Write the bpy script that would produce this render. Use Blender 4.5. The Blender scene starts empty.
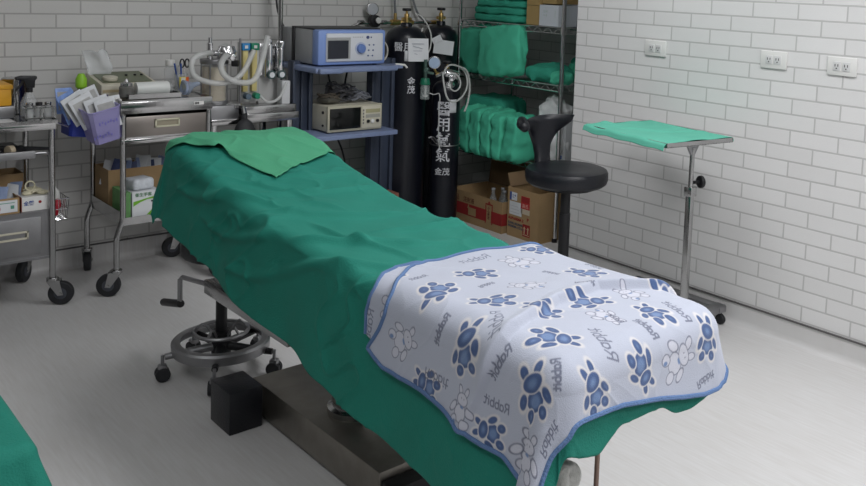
import bpy, bmesh, math, random
import numpy as np
from mathutils import Vector, Matrix
random.seed(7)
SC=bpy.context.scene; COL=SC.collection; PI=math.pi
# ---------------- camera ----------------
FOC=885.949; YAW,PITCH,ROLL=0.759,0.091,0.041; CAMZ=1.4236
cy_,sy_,cp_,sp_,cr_,sr_=math.cos(YAW),math.sin(YAW),math.cos(PITCH),math.sin(PITCH),math.cos(ROLL),math.sin(ROLL)
fw=Vector((sy_*cp_,cy_*cp_,-sp_)); r0=Vector((cy_,-sy_,0)); u0=r0.cross(fw)
rt=r0*cr_+u0*sr_; up=-r0*sr_+u0*cr_
cam=bpy.data.cameras.new('camera'); camo=bpy.data.objects.new('camera',cam); COL.objects.link(camo)
M=Matrix((rt,up,-fw)).transposed().to_4x4(); M.translation=Vector((0,0,CAMZ)); camo.matrix_world=M
cam.sensor_width=36; cam.lens=FOC/866*36
cam.shift_x=(433-528.996)/866; cam.shift_y=(68.694-243)/866; cam.clip_start=.02
SC.camera=camo
# ---------------- world, exposure ----------------
w=bpy.data.worlds.new('world'); SC.world=w; w.use_nodes=True
w.node_tree.nodes['Background'].inputs[0].default_value=(.75,.85,1,1); w.node_tree.nodes['Background'].inputs[1].default_value=.15
SC.view_settings.view_transform='Standard'; SC.view_settings.look='None'; SC.view_settings.gamma=1; SC.view_settings.use_curve_mapping=False
SC.view_settings.exposure=0.0
SC.cycles.use_denoising=True
SC.cycles.max_bounces=8; SC.cycles.sample_clamp_indirect=4
CEIL=2.55
LAMPS=[(1.9,.45,38),(1.9,-1.1,30),(-.3,.45,11),(-.3,-1.1,8),(2.25,2.35,15),(-.3,2.3,3.5)]  # last two panels are added, unseen, to brighten the alcove and back wall
for lx,ly,pw in LAMPS:
    l=bpy.data.lights.new('panel_light','AREA'); l.shape='RECTANGLE'; l.size=.58; l.size_y=1.18; l.energy=pw; l.color=(.985,.985,1)
    o=bpy.data.objects.new('panel_light',l); o.location=(lx,ly,CEIL-.035); COL.objects.link(o)
# ---------------- helpers ----------------
MATS={}
def mat(name,col,rough=.5,metal=0,var=0,vs=20,bump=0,bs=60,alpha=1,trans=0,ior=1.45,coat=0,emit=0,sheen=0):
    if name in MATS: return MATS[name]
    m=bpy.data.materials.new(name); m.use_nodes=True; nt=m.node_tree; b=nt.nodes['Principled BSDF']
    b.inputs['Base Color'].default_value=(*col,1); b.inputs['Roughness'].default_value=rough; b.inputs['Metallic'].default_value=metal
    b.inputs['Alpha'].default_value=alpha; b.inputs['Transmission Weight'].default_value=trans; b.inputs['IOR'].default_value=ior
    b.inputs['Coat Weight'].default_value=coat; b.inputs['Sheen Weight'].default_value=sheen
    if emit: b.inputs['Emission Color'].default_value=(*col,1); b.inputs['Emission Strength'].default_value=emit
    tc=nt.nodes.new('ShaderNodeTexCoord')
    if var:
        n=nt.nodes.new('ShaderNodeTexNoise'); n.inputs['Scale'].default_value=vs; n.inputs['Detail'].default_value=5
        nt.links.new(tc.outputs['Object'],n.inputs['Vector'])
        mx=nt.nodes.new('ShaderNodeMix'); mx.data_type='RGBA'
        mx.inputs[6].default_value=(*[c*(1-var) for c in col],1); mx.inputs[7].default_value=(*[min(1,c*(1+var)) for c in col],1)
        nt.links.new(n.outputs['Fac'],mx.inputs[0]); nt.links.new(mx.outputs[2],b.inputs['Base Color'])
    if bump:
        n=nt.nodes.new('ShaderNodeTexNoise'); n.inputs['Scale'].default_value=bs; n.inputs['Detail'].default_value=3
        nt.links.new(tc.outputs['Object'],n.inputs['Vector'])
        bp=nt.nodes.new('ShaderNodeBump'); bp.inputs['Strength'].default_value=bump; bp.inputs['Distance'].default_value=.01
        nt.links.new(n.outputs['Fac'],bp.inputs['Height']); nt.links.new(bp.outputs['Normal'],b.inputs['Normal'])
    MATS[name]=m; return m
class MB:
    def __init__(s): s.bm=bmesh.new()
    def add(s,b,mi=0,T=None):
        if T is not None: bmesh.ops.transform(b,matrix=T,verts=b.verts)
        for f in b.faces: f.material_index=mi
        me=bpy.data.meshes.new('tmp'); b.to_mesh(me); b.free(); s.bm.from_mesh(me); bpy.data.meshes.remove(me); return s
    def box(s,c,d,rz=0,bev=0,mi=0,rx=0,ry=0,seg=2):
        b=bmesh.new(); bmesh.ops.create_cube(b,size=1); bmesh.ops.scale(b,vec=d,verts=b.verts)
        if bev: bmesh.ops.bevel(b,geom=b.edges[:],offset=bev,segments=seg,affect='EDGES',profile=.5)
        return s.add(b,mi,Matrix.Translation(c)@Matrix.Rotation(rz,4,'Z')@Matrix.Rotation(ry,4,'Y')@Matrix.Rotation(rx,4,'X'))
    def b2(s,x0,x1,y0,y1,z0,z1,bev=0,mi=0): return s.box(((x0+x1)/2,(y0+y1)/2,(z0+z1)/2),(x1-x0,y1-y0,z1-z0),bev=bev,mi=mi)
    def cyl(s,p,q,r,r2=None,seg=20,mi=0,bev=0):
        p,q=Vector(p),Vector(q); d=q-p; b=bmesh.new()
        bmesh.ops.create_cone(b,cap_ends=True,segments=seg,radius1=r,radius2=r if r2 is None else r2,depth=d.length)
        if bev: bmesh.ops.bevel(b,geom=[e for e in b.edges if len(e.link_faces)==2 and any(len(f.verts)>4 for f in e.link_faces)],offset=bev,segments=3,affect='EDGES',profile=.5)
        return s.add(b,mi,Matrix.Translation((p+q)/2)@d.to_track_quat('Z','Y').to_matrix().to_4x4())
    def lathe(s,c,prof,seg=28,mi=0,T=None):
        b=bmesh.new(); rings=[]
        for r,z in prof: rings.append([b.verts.new((r*math.cos(2*PI*i/seg),r*math.sin(2*PI*i/seg),z)) for i in range(seg)])
        for a,bb in zip(rings,rings[1:]):
            for i in range(seg): b.faces.new((a[i],a[(i+1)%seg],bb[(i+1)%seg],bb[i]))
        b.faces.new(rings[0][::-1]); b.faces.new(rings[-1])
        bmesh.ops.remove_doubles(b,verts=b.verts,dist=1e-5)
        return s.add(b,mi,Matrix.Translation(c)@(T if T is not None else Matrix()))
    def tube(s,pts,r,seg=8,mi=0,closed=False,smooth=0):
        P=[Vector(p) for p in pts]
        for _ in range(smooth):
            Q=[] 
            n=len(P)
            rng=range(n) if closed else range(n-1)
            if not closed: Q.append(P[0])
            for i in rng:
                a,c=P[i],P[(i+1)%n]; Q+= [a*.75+c*.25,a*.25+c*.75]
            if not closed: Q.append(P[-1])
            P=Q
        rr=r if isinstance(r,(list,tuple)) else None
        n=len(P); b=bmesh.new(); rings=[]; N=None
        for i in range(n):
            if closed: t=(P[(i+1)%n]-P[i-1])
            else: t=(P[min(i+1,n-1)]-P[max(i-1,0)])
            if t.length<1e-9: t=Vector((0,0,1))
            t.normalize()
            if N is None: N=t.orthogonal().normalized()
            else:
                N=N-t*N.dot(t)
                if N.length<1e-6: N=t.orthogonal()
                N.normalize()
            B=t.cross(N); ri=rr[min(len(rr)-1,int(i*len(rr)/n))] if rr else r
            rings.append([b.verts.new(P[i]+(N*math.cos(2*PI*k/seg)+B*math.sin(2*PI*k/seg))*ri) for k in range(seg)])
        for i in range(n if closed else n-1):
            a,c=rings[i],rings[(i+1)%n]
            for k in range(seg): b.faces.new((a[k],a[(k+1)%seg],c[(k+1)%seg],c[k]))
        if not closed: b.faces.new(rings[0][::-1]); b.faces.new(rings[-1])
        return s.add(b,mi)
    def ell(s,c,d,mi=0,seg=20,rz=0):
        b=bmesh.new(); bmesh.ops.create_uvsphere(b,u_segments=seg,v_segments=max(8,seg//2),radius=1)
        return s.add(b,mi,Matrix.Translation(c)@Matrix.Rotation(rz,4,'Z')@Matrix.Diagonal((*d,1)))
    def prism(s,poly,z0,z1,T=None,mi=0,bev=0):
        b=bmesh.new(); lo=[b.verts.new((x,y,z0)) for x,y in poly]; hi=[b.verts.new((x,y,z1)) for x,y in poly]; n=len(poly)
        b.faces.new(lo[::-1]); b.faces.new(hi)
        for i in range(n): b.faces.new((lo[i],lo[(i+1)%n],hi[(i+1)%n],hi[i]))
        bmesh.ops.recalc_face_normals(b,faces=b.faces)
        if bev: bmesh.ops.bevel(b,geom=b.edges[:],offset=bev,segments=2,affect='EDGES',profile=.5)
        return s.add(b,mi,T)
    def text(s,body,size,T,depth=.0006,mi=0,align='LEFT',sx=1,bold=0,wrap=None):
        c=bpy.data.curves.new('t','FONT'); c.body=body; c.size=size; c.extrude=depth; c.align_x=align; c.offset=bold; c.resolution_u=3
        o=bpy.data.objects.new('t',c); COL.objects.link(o); dg=bpy.context.evaluated_depsgraph_get(); dg.update()
        me=bpy.data.meshes.new_from_object(o.evaluated_get(dg)); b=bmesh.new(); b.from_mesh(me)
        bpy.data.objects.remove(o); bpy.data.curves.remove(c); bpy.data.meshes.remove(me)
        bmesh.ops.scale(b,vec=(sx,1,1),verts=b.verts)
        if wrap:
            for v in b.verts:
                th=v.co.x/wrap; rr=wrap+v.co.z; v.co=Vector((rr*math.sin(th),v.co.y,rr*math.cos(th)-wrap))
        return s.add(b,mi,T)
    def build(s,name,m,parent=None,smooth=True,angle=35,kind=None,loc=None):
        me=bpy.data.meshes.new(name)
        bmesh.ops.recalc_face_normals(s.bm,faces=s.bm.faces)
        if loc is None and parent is not None: o0=Vector(parent['_o'])
        elif loc is not None: o0=Vector(loc)
        else: o0=Vector((0,0,0))
        bmesh.ops.translate(s.bm,vec=-o0,verts=s.bm.verts)
        s.bm.to_mesh(me); s.bm.free()
        for mm in (m if isinstance(m,(list,tuple)) else [m]): me.materials.append(mm)
        if smooth:
            for p_ in me.polygons: p_.use_smooth=True
            me.set_sharp_from_angle(angle=math.radians(angle))
        o=bpy.data.objects.new(name,me); COL.objects.link(o)
        if parent is not None: o.parent=parent
        elif loc is not None: o.location=loc
        o['_o']=tuple(o0)
        if kind: o['kind']=kind
        return o
def thing(name,label,cat,loc,group=None):
    o=bpy.data.objects.new(name,None); COL.objects.link(o); o.location=loc; o.empty_display_size=.05
    o['_o']=tuple(loc); o['label']=label; o['category']=cat
    if group: o['group']=group
    return o
def tag(o,label,cat,group=None):
    o['label']=label; o['category']=cat
    if group: o['group']=group
    return o
def copy_tree(o,parent=None,off=None):
    c=o.copy(); COL.objects.link(c)
    if parent is not None: c.parent=parent
    if off is not None: c.location=Vector(o.location)+Vector(off)
    for ch in list(o.children): copy_tree(ch,c)
    return c
def grid_obj(name,P,m,parent=None,thick=0,colors=None,loc=(0,0,0),closedu=False):
    P=np.asarray(P,float); n,k=P.shape[:2]
    o0=np.array(parent['_o'] if parent is not None else loc)
    V=(P.reshape(-1,3)-o0)
    idx=np.arange(n*k).reshape(n,k)
    F=np.stack([idx[:-1,:-1],idx[1:,:-1],idx[1:,1:],idx[:-1,1:]],-1).reshape(-1,4)
    me=bpy.data.meshes.new(name)
    if thick:
        # thickness built explicitly along vertex normals
        Pu=np.gradient(P,axis=0); Pv=np.gradient(P,axis=1); N=np.cross(Pu,Pv); N/=np.maximum(np.linalg.norm(N,axis=-1,keepdims=True),1e-9)
        V2=(P-N*thick).reshape(-1,3)-o0; off=n*k
        bd=np.concatenate([idx[:-1,0],idx[-1,:-1],idx[:0:-1,-1],idx[0,:0:-1]])
        S=np.stack([bd,bd+off,np.roll(bd,-1)+off,np.roll(bd,-1)],-1)
        V=np.concatenate([V,V2]); F=np.concatenate([F,F[:,::-1]+off,S])
    me.vertices.add(len(V)); me.vertices.foreach_set('co',V.ravel().astype(np.float32))
    me.loops.add(F.size); me.loops.foreach_set('vertex_index',F.ravel().astype(np.int32))
    me.polygons.add(len(F)); me.polygons.foreach_set('loop_start',np.arange(0,F.size,4,dtype=np.int32))
    me.polygons.foreach_set('use_smooth',np.ones(len(F),bool))
    me.update(calc_edges=True); me.validate()
    if colors is not None:
        C=np.concatenate([colors.reshape(-1,3)]*(2 if thick else 1)); C=np.concatenate([C,np.ones((len(C),1))],1)
        a=me.color_attributes.new('print','FLOAT_COLOR','POINT'); a.data.foreach_set('color',C.ravel().astype(np.float32))
    me.materials.append(m)
    o=bpy.data.objects.new(name,me); COL.objects.link(o); o['_o']=tuple(o0)
    if parent is not None: o.parent=parent
    else: o.location=tuple(o0)
    return o
def RX(a): return Matrix.Rotation(a,4,'X')
def RY(a): return Matrix.Rotation(a,4,'Y')
def RZ(a): return Matrix.Rotation(a,4,'Z')
def TR(*p): return Matrix.Translation(p)
FRONT=RX(PI/2)              # text plane facing -Y
LEFTF=RZ(-PI/2)@RX(PI/2)    # text plane facing -X
# ---------------- materials ----------------
steel=mat('steel',(.43,.43,.43),.17,1,var=.15,vs=14,bump=.05,bs=30)
steel_dull=mat('steel_dull',(.33,.33,.34),.42,1,var=.2,vs=9,bump=.06,bs=20)
steel_worn=mat('steel_worn',(.30,.28,.25),.42,1,var=.35,vs=12,bump=.1,bs=25)
chrome=mat('chrome',(.72,.72,.73),.12,1)
brass=mat('brass',(.62,.42,.16),.3,1,var=.2)
black=mat('black_plastic',(.010,.010,.012),.45,bump=.05,bs=80)
blackv=mat('black_vinyl',(.008,.009,.013),.36,bump=.12,bs=140)
rubber=mat('rubber',(.02,.021,.024),.62,var=.3)
greyplastic=mat('grey_plastic',(.30,.31,.32),.5)
grey_hub=mat('hub_grey',(.06,.065,.08),.5)
white_pl=mat('white_plastic',(.72,.72,.70),.4)
lab_white=mat('paper_white',(.66,.68,.70),.7,var=.05)
clear=mat('clear_plastic',(.75,.78,.8),.12,alpha=.25)
glass=mat('glass_jar',(.75,.78,.78),.08,alpha=.35)
cream=mat('cream_enamel',(.55,.52,.42),.45,var=.06)
card=mat('cardboard',(.33,.22,.11),.8,var=.12,vs=15)
cardd=mat('cardboard_inside',(.20,.13,.07),.85,var=.1)
blue_en=mat('blue_enamel',(.19,.24,.385),.35,var=.06)
blue_dk=mat('blue_column',(.045,.058,.09),.4,var=.15)
cyl_blk=mat('cylinder_paint',(.006,.007,.012),.3,var=.2)
green_cl=mat('green_cloth',(.006,.175,.128),.8,var=.10,vs=10,bump=.25,bs=260)
green_lt=mat('green_towel',(.06,.30,.165),.9,var=.07,vs=8,bump=.25,bs=260)
green_tr=mat('green_tray_cloth',(.11,.46,.34),.85,var=.07,vs=12,bump=.2,bs=260)
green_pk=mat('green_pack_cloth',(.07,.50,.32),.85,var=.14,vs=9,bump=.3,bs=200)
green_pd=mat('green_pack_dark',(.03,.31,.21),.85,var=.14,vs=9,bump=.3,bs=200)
red=mat('red_print',(.45,.03,.03),.6)
red_d=mat('dark_red_print',(.28,.02,.02),.7)
ink=mat('dark_ink',(.05,.06,.12),.7)
ink_blue=mat('blue_ink',(.03,.08,.30),.7)
lime=mat('lime_plastic',(.30,.62,.04),.4)
orange=mat('orange_plastic',(.75,.38,.03),.45)
lav=mat('lavender_plastic',(.38,.35,.66),.3,alpha=.62)
deepblue=mat('deep_blue_plastic',(.03,.05,.32),.4)
purple_d=mat('dusky_purple_plastic',(.12,.10,.22),.45)
screen=mat('screen_glass',(.022,.024,.035),.15)
glove=mat('latex_cream',(.62,.58,.42),.6)
hose_m=mat('hose_translucent',(.66,.67,.66),.3,alpha=.6)
sodalime=mat('soda_lime',(.55,.47,.33),.8,var=.25,vs=160)
tube_y=mat('flow_tube_yellow',(.62,.53,.22),.3)
# ---- soft surface of the draped table: (u,v) = flat cloth coordinates in metres, u across, v along ----
BX0,BX1,BY0,BY1=1.105,1.60,1.055,2.91
RR=0.045
def sm(a,b,x):
    t=np.clip((x-a)/(b-a),0,1); return t*t*(3-2*t)
def bump(u,v,cu,cv,su,sv): return np.exp(-((u-cu)/su)**2-((v-cv)/sv)**2)
def vnoise(x,y,seed=0):
    xi=np.floor(x).astype(int); yi=np.floor(y).astype(int); fx=x-xi; fy=y-yi
    fx=fx*fx*fx*(fx*(fx*6-15)+10); fy=fy*fy*fy*(fy*(fy*6-15)+10)
    def hsh(a,b):
        n=np.sin(a*127.1+b*311.7+seed*74.7)*43758.5453; return (n-np.floor(n))*2-1
    return (hsh(xi,yi)*(1-fx)*(1-fy)+hsh(xi+1,yi)*fx*(1-fy)+hsh(xi,yi+1)*(1-fx)*fy+hsh(xi+1,yi+1)*fx*fy)
def fold(u,v,x0,y0,x1,y1,w,h):
    # soft crease ridge along a segment
    dx,dy=x1-x0,y1-y0; L=np.hypot(dx,dy); dx/=L; dy/=L
    t=(u-x0)*dx+(v-y0)*dy; s=-(u-x0)*dy+(v-y0)*dx+0.02*np.sin(t*9)
    k=sm(-0.05,0.08,t)*(1-sm(L-0.1,L+0.04,t))
    return 1.5*h*k*np.exp(-(s/(.7*w))**2)
def ztop(u,v):
    z=0.742+0.03*sm(1.6,2.4,v)+0.10*sm(2.15,2.95,v)+0.0*u
    z=z+0.022*bump(u,v,1.37,2.78,0.22,0.13)
    z=z-0.006*bump(u,v,1.35,1.9,0.15,0.5)
    return z
def wrink(u,v):
    a=0.0055*vnoise(u*5+v*3.2,v*6-u*4,1)+0.003*vnoise(u*14-v*5,v*9+u*8,2)
    a=a+fold(u,v,1.15,2.25,1.50,2.08,.018,.010)+fold(u,v,1.20,2.40,1.55,2.32,.02,.006)
    a=a+fold(u,v,1.12,2.05,1.42,1.80,.02,.011)+fold(u,v,1.22,2.12,1.30,1.72,.016,.008)+fold(u,v,1.35,1.98,1.60,1.92,.018,.008)
    a=a+fold(u,v,1.10,1.85,1.30,1.66,.02,.008)+fold(u,v,1.02,2.75,1.18,2.25,.022,.010)
    a=a+fold(u,v,1.00,2.55,1.10,2.1,.02,.009)+fold(u,v,.95,2.35,1.12,1.75,.022,.009)+fold(u,v,1.3,2.5,1.58,2.46,.02,.005)
    # fine drag wrinkles
    q=vnoise(u*11+v*9,v*5-u*4,11); a=a+.010*(1-np.abs(q))**5*sm(-.2,.5,vnoise(u*4,v*3,12))
    q=vnoise(u*7-v*6,v*10+u*9,13); a=a+.009*(1-np.abs(q))**6*sm(-.3,.5,vnoise(u*3+5,v*3,14))
    return a*1.15-.004
def surf(u,v,off=0.0,wr=1.0,flare=0.13,fa=1.0):
    u=np.asarray(u,float); v=np.asarray(v,float)
    qx=np.clip(u,BX0+RR,BX1-RR); qy=np.clip(v,BY0+RR,BY1-RR)
    dx,dy=u-qx,v-qy; d=np.hypot(dx,dy); dd=np.maximum(d,1e-9); nx,ny=dx/dd,dy/dd
    R=RR+off; a0=RR*np.pi/2
    a=np.minimum(d/RR,np.pi/2)
    ext=np.maximum(d-a0,0)
    # hanging folds
    ang=np.arctan2(ny,nx)
    per=qy-qx+0.12*ang
    w1=fa*(0.009*np.sin(per*13+1.0)+0.005*np.sin(per*29+.5)+.012*vnoise(per*6,ext*5,5))*sm(0,0.30,ext)
    cn=np.abs(nx*ny)*2
    w1=w1+fa*0.012*cn*np.sin(ang*6)*sm(0,.2,ext)
    fl=flare+0.06*cn
    out=R*np.sin(a)+ext*fl+w1
    drop=RR-R*np.cos(a)+ext*np.sqrt(1-fl**2)
    x=qx+nx*out; y=qy+ny*out
    W_=wrink(u,v)*(.25+.75*sm(1.55,1.75,v)); z=ztop(qx,qy)-drop+wr*W_*(1-sm(0.8,1.5,a))
    # side wrinkles push outward
    wo=wr*W_*sm(0.8,1.5,a)
    return np.stack([x+nx*wo,y+ny*wo,z],-1)
# ---------------- room ----------------
def wall_mat(name,axis,u0,z0,par,base,mort):
    m=bpy.data.materials.new(name); m.use_nodes=True; nt=m.node_tree; N=nt.nodes; L=nt.links; b=N['Principled BSDF']
    g=N.new('ShaderNodeNewGeometry'); s=N.new('ShaderNodeSeparateXYZ'); L.new(g.outputs['Position'],s.inputs[0])
    def mt(op,a,bb=None,cc=None):
        n=N.new('ShaderNodeMath'); n.operation=op
        for i,x in enumerate((a,bb,cc)):
            if x is None: continue
            if isinstance(x,(int,float)): n.inputs[i].default_value=x
            else: L.new(x,n.inputs[i])
        return n.outputs[0]
    H=.065; W=.2119
    zz=mt('DIVIDE',mt('SUBTRACT',s.outputs['Z'],z0),H); row=mt('FLOOR',zz); fz=mt('FRACT',zz)
    sh=mt('MULTIPLY',mt('FLOORED_MODULO',mt('ADD',row,par),2.0),.5)
    xx=mt('ADD',mt('DIVIDE',mt('SUBTRACT',s.outputs[axis],u0),W),sh); colm=mt('FLOOR',xx); fx=mt('FRACT',xx)
    # distance to the joints, metres
    dz=mt('MULTIPLY',mt('MINIMUM',fz,mt('SUBTRACT',1.0,fz)),H); dx=mt('MULTIPLY',mt('MINIMUM',fx,mt('SUBTRACT',1.0,fx)),W)
    d=mt('MINIMUM',dz,dx)
    mr=N.new('ShaderNodeMapRange'); mr.interpolation_type='SMOOTHSTEP'; L.new(d,mr.inputs[0]); mr.inputs[1].default_value=.0026; mr.inputs[2].default_value=.0044
    cb=N.new('ShaderNodeCombineXYZ'); L.new(colm,cb.inputs[0]); L.new(row,cb.inputs[1])
    wn=N.new('ShaderNodeTexWhiteNoise'); L.new(cb.outputs[0],wn.inputs['Vector'])
    ns=N.new('ShaderNodeTexNoise'); ns.inputs['Scale'].default_value=3.0; ns.inputs['Detail'].default_value=6; L.new(g.outputs['Position'],ns.inputs['Vector'])
    nf=N.new('ShaderNodeTexNoise'); nf.inputs['Scale'].default_value=260; L.new(g.outputs['Position'],nf.inputs['Vector'])
    v=mt('ADD',mt('ADD',mt('MULTIPLY',wn.outputs['Value'],.05),mt('MULTIPLY',ns.outputs['Fac'],.07)),mt('MULTIPLY',nf.outputs['Fac'],.05))
    v=mt('ADD',v,.915)
    mx=N.new('ShaderNodeMix'); mx.data_type='RGBA'; L.new(mr.outputs[0],mx.inputs[0]); mx.inputs[6].default_value=(*mort,1); mx.inputs[7].default_value=(*base,1)
    vm=N.new('ShaderNodeVectorMath'); vm.operation='SCALE'; L.new(mx.outputs[2],vm.inputs[0]); L.new(v,vm.inputs['Scale'])
    L.new(vm.outputs[0],b.inputs['Base Color']); b.inputs['Roughness'].default_value=.62
    bp=N.new('ShaderNodeBump'); bp.inputs['Distance'].default_value=.002; bp.inputs['Strength'].default_value=.35
    L.new(mt('ADD',mr.outputs[0],mt('MULTIPLY',nf.outputs['Fac'],.35)),bp.inputs['Height']); L.new(bp.outputs[0],b.inputs['Normal'])
    return m
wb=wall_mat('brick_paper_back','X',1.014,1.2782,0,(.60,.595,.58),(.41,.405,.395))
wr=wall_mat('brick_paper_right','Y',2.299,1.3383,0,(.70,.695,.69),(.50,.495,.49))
plain=mat('plain_wall',(.20,.20,.20),.7,var=.1)
ceilm=mat('ceiling_white',(.75,.75,.74),.8)
def floor_mat():
    m=bpy.data.materials.new('vinyl_floor'); m.use_nodes=True; nt=m.node_tree; N=nt.nodes; L=nt.links; b=N['Principled BSDF']
    g=N.new('ShaderNodeNewGeometry'); mp=N.new('ShaderNodeMapping'); mp.inputs['Scale'].default_value=(110,7,1); mp.inputs['Rotation'].default_value=(0,0,.0)
    L.new(g.outputs['Position'],mp.inputs[0])
    n1=N.new('ShaderNodeTexNoise'); n1.inputs['Scale'].default_value=1.0; n1.inputs['Detail'].default_value=6; L.new(mp.outputs[0],n1.inputs['Vector'])
    n2=N.new('ShaderNodeTexNoise'); n2.inputs['Scale'].default_value=2.2; n2.inputs['Detail'].default_value=5; L.new(g.outputs['Position'],n2.inputs['Vector'])
    a=N.new('ShaderNodeMath'); a.operation='MULTIPLY_ADD'; L.new(n1.outputs['Fac'],a.inputs[0]); a.inputs[1].default_value=.65; 
    q=N.new('ShaderNodeMath'); q.operation='MULTIPLY'; L.new(n2.outputs['Fac'],q.inputs[0]); q.inputs[1].default_value=.35; L.new(q.outputs[0],a.inputs[2])
    cr=N.new('ShaderNodeValToRGB'); L.new(a.outputs[0],cr.inputs[0])
    cr.color_ramp.elements[0].position=.3; cr.color_ramp.elements[0].color=(.54,.527,.515,1); cr.color_ramp.elements[1].position=.72; cr.color_ramp.elements[1].color=(.63,.628,.63,1)
    L.new(cr.outputs[0],b.inputs['Base Color'])
    rr=N.new('ShaderNodeMapRange'); L.new(n2.outputs['Fac'],rr.inputs[0]); rr.inputs[3].default_value=.32; rr.inputs[4].default_value=.5; L.new(rr.outputs[0],b.inputs['Roughness'])
    return m
flm=floor_mat()
def struct(name,mb,m,sm_=False):
    o=mb.build(name,m,smooth=sm_); o['kind']='structure'; return o
struct('floor',MB().b2(-2.6,4.2,-2.6,4.6,-.1,0),flm)
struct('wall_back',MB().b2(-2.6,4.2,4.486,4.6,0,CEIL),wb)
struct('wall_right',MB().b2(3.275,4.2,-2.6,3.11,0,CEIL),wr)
struct('wall_alcove',MB().b2(4.08,4.2,3.11,4.486,0,CEIL),wr)
struct('wall_left',MB().b2(-2.7,-2.6,-2.6,4.6,0,CEIL),plain)
struct('wall_front',MB().b2(-2.6,4.2,-2.7,-2.6,0,CEIL),plain)
struct('ceiling',MB().b2(-2.6,4.2,-2.6,4.6,CEIL,CEIL+.1),ceilm)
def skirt(name,p,q,n):
    # coved vinyl skirting with a dark capping strip
    p,q=Vector((*p,0)),Vector((*q,0)); n=Vector((*n,0)); prof=[(.0,.0),(.035,.0),(.018,.004),(.008,.014),(.003,.03),(.003,.092),(.0,.092)]
    b=bmesh.new(); A=[b.verts.new(p+n*x+Vector((0,0,z))) for x,z in prof]; B=[b.verts.new(q+n*x+Vector((0,0,z))) for x,z in prof]
    for i in range(len(prof)): b.faces.new((A[i],A[(i+1)%len(prof)],B[(i+1)%len(prof)],B[i]))
    b.faces.new(A); b.faces.new(B[::-1])
    mb=MB(); mb.add(b,0)
    d=(q-p); c=(p+q)/2+n*.004+Vector((0,0,.0955))
    mb.box(c,(abs(d.x)+.0001 if abs(d.x)>.01 else .008, abs(d.y)+.0001 if abs(d.y)>.01 else .008,.006),mi=1)
    o=mb.build(name,[flm,mat('strip_dark',(.10,.095,.095),.5)]); o['kind']='structure'
skirt('baseboard_back',(-2.6,4.486),(4.08,4.486),(0,-1))
skirt('baseboard_right',(3.275,-2.6),(3.275,3.11),(-1,0))
skirt('baseboard_alcove',(4.08,3.11),(4.08,4.486),(-1,0))
for i,(lx,ly,pw) in enumerate(LAMPS):
    t=thing('ceiling_light',['white ceiling panel light above the foot of the operating table','white ceiling panel light behind the viewer, right side','white ceiling panel light to the left of the viewer','white ceiling panel light behind the viewer, left side','white ceiling panel light added above the head of the operating table to brighten the alcove','white ceiling panel light added in front of the left trolley to brighten the back wall'][i],'light',(lx,ly,CEIL),'ceiling panel lights')
    MB().b2(lx-.31,lx+.31,ly-.61,ly+.61,CEIL-.03,CEIL,bev=.004).build('frame',white_pl,t)
    MB().b2(lx-.29,lx+.29,ly-.59,ly+.59,CEIL-.033,CEIL-.0295).build('diffuser',mat('diffuser',(.95,.97,1),.5,emit=1.2),t)
# socket outlets on the right wall
def outlet(y,lab):
    t=thing('wall_outlet',lab,'outlet',(3.275,y,1.13),'outlets on the right wall')
    MB().box((3.2705,y,1.1665),(.009,.122,.073),bev=.003).build('plate',white_pl,t)
    for k in (-1,1):
        MB().box((3.2655,y+k*.02,1.1665),(.004,.032,.036),bev=.0012).build('socket',mat('socket_white',(.62,.62,.62),.4),t)
        s=MB()
        for j in (-.006,.006): s.box((3.2632,y+k*.02+j,1.170),(.0012,.0028,.010))
        s.cyl((3.2636,y+k*.02,1.158),(3.2628,y+k*.02,1.158),.0028,seg=10)
        s.build('slots',black,t)
outlet(2.595,'white double wall outlet nearest the supply rack')
outlet(1.970,'white double wall outlet, middle of three on the tiled wall')
outlet(1.668,'white double wall outlet at the right edge of the picture')
def carton(name,lab,cat,x0,x1,y0,y1,z0,z1,mm,grp=None,open_=True,t_=.003,lo=None):
    t=thing(name,lab,cat,((x0+x1)/2,(y0+y1)/2,z0),grp)
    m=MB()
    if open_:
        m.b2(x0,x1,y0,y1,z0,z0+t_)
        for a in ((x0,x1,y0,y0+t_),(x0,x1,y1-t_,y1),(x0,x0+t_,y0+t_,y1-t_),(x1-t_,x1,y0+t_,y1-t_)): m.b2(*a,z0+t_,z1)
    else: m.b2(x0,x1,y0,y1,z0,z1,bev=.0015)
    m.build('carton_walls',mm,t,smooth=False); return t
# ---------------- cloth helpers ----------------
def coons(bot,right,top,left,n,m):
    # bot,top: left->right ; left,right: near->far
    def rs(P,k):
        P=np.array(P,float); d=np.r_[0,np.cumsum(np.hypot(*np.diff(P,axis=0).T))]; t=np.linspace(0,d[-1],k)
        return np.stack([np.interp(t,d,P[:,0]),np.interp(t,d,P[:,1])],1)
    def smo(P,it):
        for _ in range(it): P[1:-1]=(P[:-2]+2*P[1:-1]+P[2:])/4
        return P
    B,T=smo(rs(bot,n),n//25),smo(rs(top,n),n//25); Lf,Rt=smo(rs(left,m),m//25),smo(rs(right,m),m//25)
    s=np.linspace(0,1,n)[:,None,None]; t=np.linspace(0,1,m)[None,:,None]
    C=(1-t)*B[:,None]+t*T[:,None]+(1-s)*Lf[None]+s*Rt[None]-((1-s)*(1-t)*B[0]+s*(1-t)*B[-1]+(1-s)*t*T[0]+s*t*T[-1])
    return C[...,0],C[...,1]
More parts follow.
